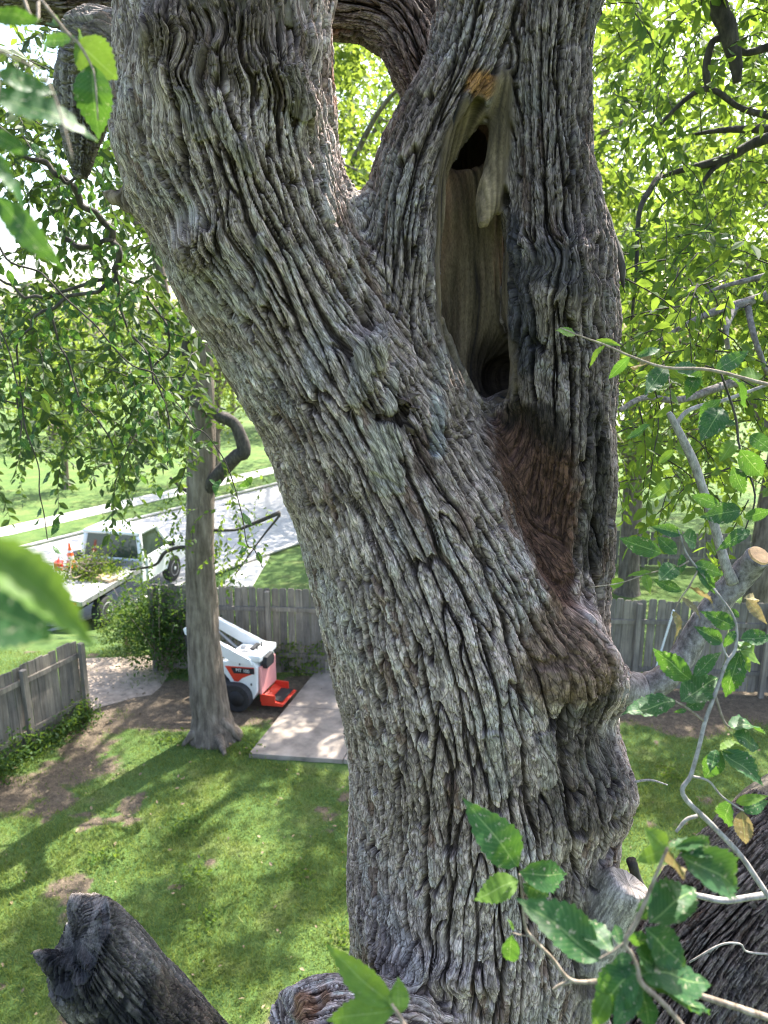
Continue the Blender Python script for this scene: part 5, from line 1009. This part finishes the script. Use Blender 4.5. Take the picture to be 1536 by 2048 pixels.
# ---- yard tree
yt = empty('yard_tree', (*yard_tree_p[:2], 0), label='slender straight tree with furrowed brown trunk and one elbow-shaped limb beside the loader', cat='tree'); YI = Matrix.Translation(-yt.location)
def yp(o): o.parent = yt; o.matrix_parent_inverse = YI; return o
YB = yard_tree_p[1]
def ypx(pts): return [(*PY(x, y, Y), pxr(PY(x, y, Y), r)) for x, y, r, Y in pts]
tn = ypx([(430, 1500, 70, YB), (427, 1470, 52, YB), (422, 1430, 39, YB), (412, 1350, 34, YB), (404, 1220, 31, YB), (400, 1090, 29, YB), (402, 960, 27, YB), (405, 850, 25, YB), (402, 720, 22, YB), (392, 600, 19, YB), (372, 480, 16, YB), (340, 300, 13, YB), (320, 50, 10, YB), (330, -200, 6, YB)])
yp(tube('trunk', tn, M['bark_far'], None, 30, 6, .10, 3))
for x0, y0, x1, y1 in ((440, 1440, 480, 1480), (410, 1450, 365, 1490), (430, 1460, 450, 1510)): a = PY(x0, y0, YB - .15); b_ = G(x1, y1); yp(tube('root', [(*a, .10), (*((a + b_) / 2 + np.array((0, 0, .03))), .08), (b_[0], b_[1], -.02, .03)], M['bark_far'], None, 10, 5, .15))
yp(tube('limb', ypx([(402, 990, 16, YB), (432, 955, 15, YB - .1), (470, 915, 14, YB - .2), (488, 900, 14, YB - .2), (470, 850, 12, YB - .2), (440, 832, 12, YB - .2), (395, 806, 11, YB - .2), (358, 785, 9, YB - .2), (366, 740, 8, YB - .1), (372, 690, 9, YB), (385, 640, 10, YB)]), M['bark_dark'], None, 12, 6, .15))
yp(tube('limb', ypx([(395, 640, 18, YB), (350, 650, 22, YB - .1), (318, 645, 18, YB - .2), (300, 655, 10, YB - .2)]), M['bark_dark'], None, 12, 6, .25)); yp(tube('limb', ypx([(330, 640, 12, YB), (325, 560, 10, YB), (300, 480, 9, YB), (260, 430, 8, YB), (230, 380, 5, YB)]), M['bark_far'], None, 10, 6, .15))
for pts in ([(396, 1100, 5, YB), (360, 1095, 4.5, YB), (330, 1105, 4, YB), (310, 1130, 3, YB), (260, 1140, 2, YB)], [(398, 990, 5, YB), (370, 980, 4, YB), (340, 955, 3, YB)], [(410, 1060, 4, YB), (470, 1060, 3, YB), (500, 1050, 4, YB), (560, 1025, 5, YB)], [(560, 1030, 3, YB), (520, 1080, 2, YB), (470, 1150, 1.5, YB)]): yp(tube('branch', ypx(pts), M['bark_dark'], None, 6, 5, .1))
ycl = np.vstack([in_px(70, 200, 560, 930, 1140, YB - .8, YB + .8), in_px(120, 100, 480, 250, 700, YB - .8, YB + 1.5), in_px(120, 0, 500, -350, 250, YB - 1, YB + 2)])
foliage('foliage', ycl, .6, 12, 'fol_mid', .8, .09, yp, (0, 0, -.4))
# ---- shrubs
def shrub(label, c, rad, n, m, size, name='shrub', stems=7, group=None, cat='shrub'):
    r = empty(name, (c[0], c[1], c[2]), label=label, cat=cat, group=group); st = []
    for k in range(stems):
        a = random.uniform(0, 6.28); tip = np.array((math.cos(a) * rad[0] * random.uniform(.3, .9), math.sin(a) * rad[1] * random.uniform(.3, .9), rad[2] * random.uniform(1.0, 1.9))); st.append([(0, 0, -.02, .018), (*(tip * .5 + rng.normal(0, .06, 3)), .012), (*tip, .004)])
    tubes('stem', st, M['twig_brown'], r, 5, 4)['kind'] = 'stuff'
    cl = rng.normal(size=(max(4, n // 22), 3)); cl /= np.linalg.norm(cl, axis=1)[:, None]; cl = cl * rng.random((len(cl), 1)) ** .4 * np.array(rad) * .85 + np.array((0, 0, rad[2])); P = cl[rng.integers(0, len(cl), n)] + rng.normal(0, .22, (n, 3)) * np.array(rad) * .7; P[:, 2] = np.maximum(P[:, 2], .03)
    leaf_cloud('foliage', P, rng.uniform(.6, 1.2, n) * size, M[m], r); return r
c = G(335, 1350); shrub('big tangled heap of dark leafy brush at the left of the slender tree', (c[0] - .12, c[1] + .2, 0), (1.2, .8, 1.0), 6500, 'fol_dark', .08, 'brush_heap', 26, cat='brush'); c = G(425, 1330); shrub('dark shrub directly behind the slender tree trunk', (c[0] + .1, c[1] + .5, 0), (.9, .6, .9), 2600, 'fol_dark', .08, stems=12)
c = G(255, 1300); shrub('light green bushy shrub at the edge of the dusty path', (c[0], c[1], 0), (.6, .6, .5), 1000, 'fol_light', .07); c = G(612, 1352); shrub('leafy green weed bush at the fence beside the concrete slab', (c[0], c[1] + .15, 0), (.65, .45, .42), 1300, 'fol_light', .075); c = G(575, 1345); shrub('low weed bush behind the loader platform', (c[0], c[1] + .2, 0), (.4, .35, .3), 600, 'fol_dark', .07)
c = G(490, 1350); shrub('dark weed bush between the loader and the picket fence', (c[0], c[1] + .3, 0), (.6, .35, .55), 1000, 'fol_dark', .07)
# ivy along the left fence, grass and weeds
k = 3600; t = rng.random(k) * 4.6; nE = np.array((-dE[1], dE[0])); nE = nE if nE[0] > 0 else -nE
P = np.zeros((k, 3)); P[:, :2] = E0 + dE * t[:, None] + nE * (.12 + np.abs(rng.normal(0, .20, k)))[:, None]; P[:, 2] = np.abs(rng.normal(0, .14, k)) * (1.2 + .5 * np.sin(t * 5)) + .03
o = leaf_cloud('ivy', P, rng.uniform(.05, .09, k), M['fol_dark']); tag(o, 'dark green ivy along the foot of the plank fence', 'ivy')
def blades(name, X, Y, hgt, m, w=.006):
    n = len(X); Zg = tz(X, Y) + .025 * perlin(X * .8, Y * .8, 95) + .012 * perlin(X * 3, Y * 3, 96) - .018; a = rng.random(n) * 6.28; b = np.stack([X, Y, Zg], -1); sd = np.stack([np.cos(a), np.sin(a), 0 * a], -1) * (w * rng.uniform(.7, 1.5, n))[:, None]
    tip = b + np.stack([rng.normal(0, .5, n), rng.normal(0, .5, n), np.ones(n)], -1) * hgt[:, None]; V = np.stack([b - sd, b + sd, tip], 1).reshape(-1, 3); F = np.arange(3 * n).reshape(-1, 3)
    o = link(name, mesh_np(name, V, F, False), m); return o
M['grass'] = leaf_mat('grass_blades', (.055, .11, .022), (.21, .24, .075), .45, False, (.32, .40, .07))
n = 300000; Y = 5.0 + 10.0 * rng.random(n) ** 1.05; X = rng.uniform(-.62, .68, n) * (Y + 1.5); dmk = dirt_mask(X, Y); den = .5 + .5 * perlin(X * 1.7, Y * 1.7, 97)
kp = (rng.random(n) > dmk * 1.15) & (rng.random(n) < .35 + .75 * den)
inslab = (((np.stack([X, Y], -1) - s00) @ ux > -.02) & ((np.stack([X, Y], -1) - s00) @ uy > -.02) & ((np.stack([X, Y], -1) - s00) @ uy < Ly) & ((np.stack([X, Y], -1) - s00) @ ux < 4.7)); kp &= ~inslab
X, Y = X[kp], Y[kp]; tag(blades('grass', X, Y, rng.uniform(.025, .085, len(X)) * (.7 + .6 * np.clip(perlin(X * .6, Y * .6, 98) + .5, 0, 1)), M['grass']), 'patchy green lawn grass of the yard', 'grass', kind='stuff')
n = 26; WX = rng.uniform(-4.5, 4.5, n); WY = rng.uniform(6, 11.5, n); P = np.vstack([np.stack([rng.normal(x, .12, 60), rng.normal(y, .12, 60), np.abs(rng.normal(.05, .04, 60))], -1) for x, y in zip(WX, WY)]); o = leaf_cloud('weeds', P, rng.uniform(.04, .08, len(P)), M['fol_mid']); tag(o, 'broad-leaved weeds scattered through the lawn', 'weeds')
n = 1500; LX = rng.uniform(-6, 6.5, n); LY = rng.uniform(5.5, 13.5, n); kp = rng.random(n) < .35 + .6 * dirt_mask(LX, LY); LX, LY = LX[kp], LY[kp]
o = leaf_cloud('leaf_litter', np.stack([LX, LY, .012 + .03 * rng.random(len(LX))], -1), rng.uniform(.03, .075, len(LX)), simple('fallen_dry_leaves', (.20, .145, .085), .8, .5, 3), None, None, 'leaf', .35, (0, 0, 1)); tag(o, 'dry fallen leaves scattered over the yard', 'leaves')
# ---- trees beyond the fences and across the street, some added or shaped to dapple the yard
def tree(label, x, y, h, cr, n, size, m, trunk_r=.25, ch=.55, group=None, shape='q', mt='bark_far', cl=55, sg=.13):
    z0 = float(tz(x, y)); r = empty('broadleaf_tree', (x, y, z0), label=label, cat='tree', group=group); lean = random.uniform(-.4, .4)
    tube('trunk', [(0, 0, -.1, trunk_r * 1.5), (0, 0, .4, trunk_r * 1.05), (lean * .3, 0, h * .3, trunk_r * .9), (lean, .1, h * .6, trunk_r * .6), (lean * 1.3, 0, h * .9, trunk_r * .15)], M[mt], r, 14, 6, .1)
    bl = []
    for k in range(7): a = k * 2.4; bl.append([(lean * .6, 0, h * (.3 + .06 * k), trunk_r * .45), (math.cos(a) * cr * .4, math.sin(a) * cr * .4, h * (.45 + .06 * k), trunk_r * .25), (math.cos(a) * cr * .8, math.sin(a) * cr * .8, h * (.5 + .06 * k), trunk_r * .06)])
    tubes('limb', bl, M[mt], r, 6, 5)['kind'] = 'stuff'
    k = max(8, n // cl); cl = rng.normal(size=(k, 3)); cl /= np.linalg.norm(cl, axis=1)[:, None]; cl = cl * (rng.random((k, 1)) ** .35) * np.array((cr, cr, h * ch * .5)) + np.array((lean, 0, h * (1 - ch * .5)))
    P = cl[rng.integers(0, k, n)] + rng.normal(0, 1, (n, 3)) * np.array((sg, sg, sg * .77)) * cr; P[:, 2] = np.maximum(P[:, 2], .3); leaf_cloud('crown', P, rng.uniform(.6, 1.25, n) * size, M[m], r, None, shape, 1.0); return r
gb = G(1255, 1185, -1.0); tree('shade tree with dark trunk standing just behind the picket fence', gb[0], gb[1], 11, 4.2, 15000, .17, 'fol_light', .30, .72)
tree('added broad tree hidden behind the elm trunk, to dapple the yard', 2.3, 16.2, 13.5, 3.9, 9500, .18, 'fol_light', .32, .5, cl=230, sg=.075)  # added out of sight to cast dappled shade on the lawn
tree('leaning tree beside the broad one, its crown shaped to dapple the yard', -1.2, 17.6, 15.5, 3.0, 5200, .18, 'fol_light', .22, .36, cl=230, sg=.09)  # leaf clumps shaped to leave sun patches on the lawn
tree('added spreading tree behind the picket fence, to shade the right-hand lawn', 9.2, 17.6, 13, 3.8, 10000, .20, 'fol_light', .3, .45, cl=300, sg=.085)  # added so its crown shades the grass on the right
LB = ['tall bright green tree beyond the picket fence']; g1 = 'tall trees beyond the picket fence'
for x, y, h, cr in ((3.5, 26, 19, 5), (8.5, 32, 20, 5.5), (20, 31, 20, 6), (6, 36, 23, 6.5), (-1.0, 34, 23, 5), (16, 38, 24, 7), (1.5, 46, 26, 6.5)): tree(LB[0], x, y, h, cr, 12000, .25, random.choice(('fol_light', 'fol_mid')), .28, .86, g1)
g2 = 'trees across the street'
for x, y, h, cr in ((-23, 52, 9, 5), (-30, 46, 8, 4.5), (-16, 55, 10, 5), (-9, 57, 9, 5), (-36, 60, 11, 6), (-3, 60, 12, 6), (-26, 66, 12, 6.5), (-14, 70, 12, 6)): tree('rounded green tree across the street', x, y, h, cr, 4200, .34, 'fol_light', .25, .8, g2)
tree('nearer tree with thin crown on the far lawn', -8.5, 37.5, 8.5, 3.2, 3200, .2, 'fol_light', .22, .7); tree('small yellowish tree by the far sidewalk', -15.5, 36, 6, 2.4, 2600, .2, 'fol_light', .16, .75)
# brush on the truck deck
dp = on_truck(1.75, .9, .945); r = empty('brush_pile', dp, hd, label='heap of cut leafy brush lying on the truck deck', cat='brush'); st = [[(rng.normal(0, .4), rng.normal(0, .45), .05, .02), (rng.normal(0, .4), rng.normal(0, .4), .3, .015), (rng.normal(0, .5), rng.normal(0, .5), .5, .006)] for _ in range(16)]
tubes('cut_branch', st, M['twig_brown'], r, 5, 4)['kind'] = 'stuff'; P = np.stack([rng.normal(0, .42, 1500), rng.normal(0, .45, 1500), np.abs(rng.normal(.05, .28, 1500))], -1); P[:, 2] *= np.clip(1.3 - np.hypot(P[:, 0], P[:, 1]), .15, 1.3); leaf_cloud('cut_leaves', P, .1, M['fol_light'], r)
print('veg', round(time.time() - T0, 1), 'objects', len(bpy.data.objects))
